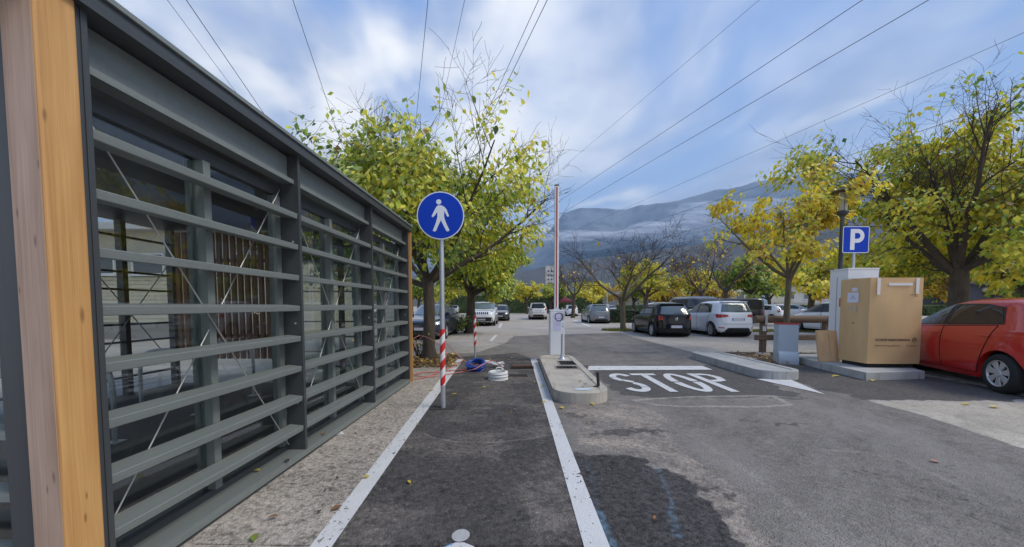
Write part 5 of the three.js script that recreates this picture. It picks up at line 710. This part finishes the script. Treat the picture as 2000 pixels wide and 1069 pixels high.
{ // apartment block with white balconies
  const Z = 120, c = AZ(1868, 600, Z), t = thing('apartment_block', 'brick apartment block with long white balconies beyond the large tree', 'building', [c.x, 0, -Z], -.25), brick = plaster([.30, .16, .11]);
  part('wall', gbox(27, 13.2, 10, 0, 6.6, -5), mat([.05, .045, .045], .8), t); for (const x of [-13.5, -9.2, 8.4, 13.2]) part('brick_pier', gbox(1.1, 13.4, 1.6, x, 6.7, 0), brick, t);
  for (let f = 0; f < 4; f++) { for (const [x, w] of [[-.4, 15.6], [10.8, 3.4], [-11.4, 2.8]]) { part('balcony_parapet', gbox(w, 1.25, .15, x, 2.4 + f * 3.05, 1.1), plaster([.72, .72, .70]), t); part('balcony_slab', gbox(w, .2, 1.2, x, 1.75 + f * 3.05, .5), frameWhite, t); } for (let i = 0; i < 5; i++) windowAt(t, -6.6 + i * 3.1, 4.0 + f * 3.05 - 1.2, .06, 1.6, 1.6); } part('roof', gbox(28, .5, 12, 0, 13.6, -4.5), frameWhite, t);
}
{ const Z = 58, c = AZ(1475, 600, Z), t = thing('cream_house', 'cream house with blue grey window beyond the black van', 'building', [c.x, 0, -Z]); part('wall', gbox(9, 5.4, 7, 0, 2.7, -3.5), plaster([.55, .52, .43]), t); part('roof', gbox(9.8, .3, 7.8, 0, 5.55, -3.5), mat([.25, .2, .18], .8), t); windowAt(t, 1.2, 2.6, .0, 1.3, 2.0, mat([.35, .45, .52], .3)); windowAt(t, -2.4, 2.6, .0, 1.2, 1.6); part('garden_wall', gbox(16, 1.9, .3, 10, .95, 1.5), plaster([.42, .40, .34]), t); }
{ const Z = 64, c = AZ(1560, 600, Z), t = thing('grey_house', 'grey white house with dark windows beyond the young tree', 'building', [c.x, 0, -Z]); part('wall', gbox(12, 5, 7, 0, 2.5, -3.5), plaster([.52, .52, .50]), t); part('roof', gbox(13, .3, 8, 0, 5.1, -3.5), mat([.2, .18, .17], .8), t); for (let i = 0; i < 4; i++) windowAt(t, -4.5 + i * 3, 3.2, 0, 1.3, 1.3); }
{ const Z = 90, c = AZ(1960, 600, Z), t = thing('dark_hall', 'dark grey hall with round lamp at right behind the red car', 'building', [c.x + 4, 0, -Z]); part('wall', gbox(30, 6.5, 12, 0, 3.25, -6), mat([.07, .07, .085], .7), t); part('canopy', gbox(31, .5, 14, 0, 6.8, -5), mat([.05, .05, .06], .6), t); part('round_lamp', new THREE.SphereGeometry(.6, 16, 12).translate(-9, 5.3, .2), mat([.6, .58, .5], .5), t); part('shutter_door', gbox(7, 3.6, .1, -3, 1.8, .06), mat([.18, .17, .17], .6), t); part('shutter_door', gbox(7, 3.6, .1, 7, 1.8, .06), mat([.18, .17, .17], .6), t); }
{ const Z = 66, c = AZ(1104, 590, Z), t = thing('market_tent', 'maroon awning stall between the barrier arm and bare tree', 'stall', [c.x, 0, -Z + .0]); part('awning', new THREE.ConeGeometry(1.7, .8, 4, 1, true).rotateY(PI / 4).scale(1.3, 1, 1).translate(0, 2.6, 0), mat([.12, .02, .035], .8), t); part('valance', gbox(3.1, .3, 2.4, 0, 2.15, 0), mat([.15, .025, .04], .8), t); for (const [x, z] of [[-1.4, -1.1], [1.4, -1.1], [-1.4, 1.1], [1.4, 1.1]]) part('pole', gcyl(.03, .03, 2.1, 8, x, 1.05, z), galv, t); }
{ const Z = 420, c = AZ(1076, 598, Z), t = thing('tower_block', 'pale tower block far beyond the hedge against the mountain', 'building', [c.x, 0, -Z]); part('wall', gbox(12, 46, 12, 0, 23, 0), plaster([.55, .53, .50]), t); for (let f = 0; f < 8; f++) for (const x of [-3.4, 0, 3.4]) part('window', gbox(2, 2, .2, x, 8 + f * 4.6, 6.05), winGlass, t); part('roof', gbox(12.6, .8, 12.6, 0, 46.4, 0), mat([.3, .3, .3], .8), t); }
{ const Z = 34, c = AZ(1186, 590, Z), t = thing('direction_board', 'grey direction board on two thin posts over the far bays', 'sign', [c.x, 0, -Z]); part('post', gcyl(.05, .05, 3.0, 10, -.0, 1.5, 0), galv, t); part('board', gbox(1.15, .24, .06, .62, 2.55, .0), mat([.30, .30, .31], .5), t); part('notice', gbox(.34, .42, .03, 0, 1.3, .07), mat([.62, .64, .68], .7), t); }
// ---------------------------------------------------------------- overhead lines: parallel, converging on one point of the horizon
{
  const d = ray(776, 602), dl = Math.hypot(d[0], d[2]), dx = d[0] / dl, dz = d[2] / dl, wire = mat([.035, .035, .04], .6, .4);
  const list = [[325, 17, .6], [362, 16, 1], [571, 17, .9], [836, 18, .9], [908, 19, .6], [1053, 17, .9], [1070, 16.5, 1], [1485, 22, .55], [1688, 17, 1], [1818, 16, 1], [2150, 16.6, .6], [2560, 14.5, 1], [3050, 14, 1]];
  list.forEach(([x0, h, w], i) => { const q = ray(x0, 0), k = h / q[1], X = q[0] * k, Zp = q[2] * k, pts = []; for (let j = 0; j <= 40; j++) { const s = -60 + j * 9.5, sag = -2.2 + .00009 * (s - 130) * (s - 130); pts.push(new THREE.Vector3(X + dx * s, EYE + h + (sag + .00009 * 0) * .35 + .3, Zp + dz * s)); } single('power_line', new THREE.TubeGeometry(new THREE.CatmullRomCurve3(pts), 60, .016 * w + .004, 5, false), wire, 'thin dark overhead power line crossing the sky towards the mountains', 'power line', [0, 0, 0], 0, 'parallel overhead power lines'); });
}
// ---------------------------------------------------------------- mountains and low cloud
const rockMat = (c0, c1, sc) => new THREE.MeshStandardMaterial({ vertexColors: true, roughness: 1 });
function range(name, prof, r0, r1, r2, amp, rock, wood, seed, tree) {
  const NA = 420, NR = 46, pos = [], col = [], idx = [], px = prof.map((p) => Math.atan2(p[0] - VPX, F)), th = prof.map((p) => (HOR - p[1]) / F * Math.cos(Math.atan2(p[0] - VPX, F)));
  const f = spline(px, th);
  for (let i = 0; i <= NA; i++) { const az = mix(px[0], px[px.length - 1], i / NA), H = f(az) * r1 + EYE; for (let j = 0; j <= NR; j++) { const t = j / NR, rr = t < .75 ? mix(r0, r1, t / .75) : mix(r1, r2, (t - .75) / .25), u = t < .75 ? t / .75 : 1 - (t - .75) / .25 * .7, x = Math.sin(az) * rr, z = -Math.cos(az) * rr; const rg = 1 - Math.abs(2 * fbm(x / 900 + seed, z / 900 + seed * 2, 5) - 1), n = fbm(x / 260 + seed, z / 260, 4) - .5; let h = H * (Math.pow(u, 1.35) * .86 + .14 * u * u) + amp * (rg - .62) * u * (1.02 - Math.pow(u, 6)) * 1.5 + amp * .3 * n * u * (1.02 - Math.pow(u, 6)); if (j === Math.round(NR * .75)) h = H + amp * .22 * n; pos.push(x, h, z); const cl = sstep(.45, .62, fbm(x / 180 + 9, h / 60 + 4, 4) * .7 + u * .25), c = mix3(wood, rock, clamp(cl * (u > .35 ? 1 : .35))); const k = .8 + .4 * fbm(x / 70, z / 70 + h / 40, 3); col.push(c[0] * k, c[1] * k, c[2] * k); } }
  for (let i = 0; i < NA; i++) for (let j = 0; j < NR; j++) { const a = i * (NR + 1) + j, b = a + NR + 1; idx.push(a, b + 1, b, a, a + 1, b + 1); }
  const g = new THREE.BufferGeometry(); g.setAttribute('position', new THREE.Float32BufferAttribute(pos, 3)); g.setAttribute('color', new THREE.Float32BufferAttribute(col, 3)); g.setIndex(idx); g.computeVertexNormals(); return structure(name, g, rockMat(), tree);
}
range('mountain', [[-900, 520], [100, 505], [700, 490], [1000, 482], [1050, 468], [1072, 452], [1088, 432], [1102, 416], [1140, 408], [1180, 409], [1215, 412], [1250, 404], [1300, 398], [1350, 386], [1400, 374], [1450, 364], [1500, 354], [1560, 346], [1640, 342], [1740, 345], [1900, 360], [2300, 390], [3200, 420]], 3200, 6200, 7000, 300, [.17, .19, .22], [.095, .11, .13], 3, 'blue grey mountain ridge with cliffs and low cloud');
range('hill', [[-900, 560], [200, 556], [800, 545], [1000, 536], [1100, 522], [1200, 500], [1300, 486], [1400, 470], [1500, 455], [1700, 430], [1900, 440], [2300, 470], [3200, 520]], 900, 2500, 3000, 150, [.085, .075, .065], [.06, .055, .04], 8, 'dark wooded foothill below the mountain ridge');
{
  const r = rng(909), gs = []; for (let i = 0; i < 520; i++) { const px = 1070 + Math.pow(r(), 1.0) * 850, far = sstep(1200, 1420, px), y = 470 - far * 38 + (r() + r() - 1) * (14 + far * 36), c = AZ(px, y, 4200 + r() * 500), w = 90 + r() * 230, h = 16 + r() * 34 * (1 + far); const g = new THREE.IcosahedronGeometry(1, 3), p = g.attributes.position; for (let k = 0; k < p.count; k++) { const s = 1 + .25 * (vnoise(p.getX(k) * 2 + i * 7, p.getY(k) * 2 + p.getZ(k)) - .5); p.setXYZ(k, p.getX(k) * s, p.getY(k) * s, p.getZ(k) * s); } gs.push(g.scale(w, h, w * .5).translate(c.x, c.y, c.z)); }
  single('cloud_bank', mergeGeometries(gs), new THREE.MeshStandardMaterial({ color: lin(.85, .87, .92), roughness: 1, transparent: true, opacity: .15, side: THREE.FrontSide, depthWrite: false }), 'long bank of pale mist lying along the mountain side', 'cloud');
}
// ---------------------------------------------------------------- fallen leaves
{
  const tones = { yellow: leafTone([.55, .42, .03]), green: leafTone([.20, .26, .03]), brown: leafTone([.22, .11, .045]), orange: leafTone([.42, .14, .03]), dark: leafTone([.05, .03, .02]) };
  const lay = (px, py, tone, s, label, group, Y = .013) => { const p = G(px, py, Y), r = rng(Math.round(px * 31 + py * 7)), m = single('fallen_leaf', ovate, tones[tone], label, 'leaf', [p.x, Y + .012, p.z], 0, group); m.rotation.set((r() - .5) * .3, r() * 6.3, (r() - .5) * .3); m.scale.set(s, s * .9, s * (.7 + .5 * r())); };
  lay(497, 1047, 'green', .085, 'large yellow green fallen leaf on the pavement strip beside the shelter'); lay(546, 1011, 'brown', .07, 'curled brown fallen leaf on the pavement strip'); lay(668, 991, 'brown', .075, 'long brown fallen leaf lying across the white line'); lay(722, 934, 'yellow', .055, 'yellow fallen leaf on the edge of the white line'); lay(797, 941, 'yellow', .05, 'yellow fallen leaf on dark footpath asphalt near the white line'); lay(1279, 1011, 'orange', .04, 'small orange fallen leaf on the fresh black asphalt'); lay(1820, 902, 'orange', .07, 'rusty fallen leaf lying alone on the grey road'); lay(812, 832, 'green', .05, 'green fallen leaf on the white line near the sign pole');
  for (const [x, y] of [[1940, 797], [1898, 790], [1706, 743], [1622, 723], [1640, 735], [1534, 722], [1520, 716]]) lay(x, y, 'yellow', .15, 'yellow fallen leaf on the asphalt near plinth and red car', 'yellow leaves near the plinth');
  for (const [x, y] of [[892, 771], [950, 757], [1043, 748], [1055, 757], [1065, 754], [990, 704], [958, 702], [1000, 699], [848, 762], [1095, 796], [1152, 789], [1067, 785], [985, 712]]) lay(x, y, 'yellow', .085, 'small yellow fallen leaf on the footpath near the coils and island', 'yellow leaves near the island');
  for (const [x, y] of [[735, 800], [752, 808], [640, 958], [745, 842], [690, 905], [700, 880], [657, 934], [628, 1000], [725, 838], [770, 822], [785, 800], [760, 845]]) lay(x, y, 'dark', .032, 'tiny dark leaf scrap on the pale pavement strip', 'leaf scraps on the pavement strip');
  for (const [x, y] of [[1000, 806], [1004, 800], [935, 805], [1150, 826]]) lay(x, y, 'brown', .05, 'brown leaf scrap on the dark asphalt', 'brown scraps on the asphalt');
  for (const [x, y] of [[1142, 751], [1140, 757], [1156, 742], [1130, 746]]) lay(x, y, 'brown', .07, 'dry brown leaf on the island slab', 'dry leaves on the island slab', ITOP + .002);
  for (const [x, y, z, tone] of [[-1.93, .945, -4.35, 'yellow'], [-1.97, .10, -2.75, 'yellow'], [-1.92, .10, -3.6, 'brown'], [-1.95, .42, -2.55, 'dark'], [-1.9, .10, -2.95, 'dark']]) { const m = single('fallen_leaf', ovate, tones[tone], tone + ' leaf caught on ' + (y > .9 ? 'a high shelter louvre' : y > .3 ? 'a low shelter louvre' : 'the shelter base sill'), 'leaf', [x, y, z], x * 40, 'leaves caught on the shelter'); m.scale.setScalar(.06); }
  // litter on the two earth beds
  const r = rng(123), N = 900, im = new THREE.InstancedMesh(ovate, leafTone([1, 1, 1]), N), m = new THREE.Matrix4(), cc = new THREE.Color();
  for (let i = 0; i < N; i++) { const p = i < 480 ? G(800 + r() * 95, 694 + r() * 25) : G(1425 + r() * 215, 690 + r() * 24), c = vary(pick(r, [['brown', 1], ['orange', .25], ['gold', .2]]), r); m.compose(new THREE.Vector3(p.x, .018 + r() * .02, p.z), new THREE.Quaternion().setFromEuler(new THREE.Euler((r() - .5), r() * 6, (r() - .5))), new THREE.Vector3(1, 1, 1).multiplyScalar(.05 + r() * .06)); im.setMatrixAt(i, m); im.setColorAt(i, cc.setRGB(...c)); }
  im.name = 'leaf_litter'; im.userData = { kind: 'stuff', label: 'brown leaf litter on the earth beds under the trees', category: 'leaf litter' }; shade(im); scene.add(im);
}
renderer.render(scene, camera);
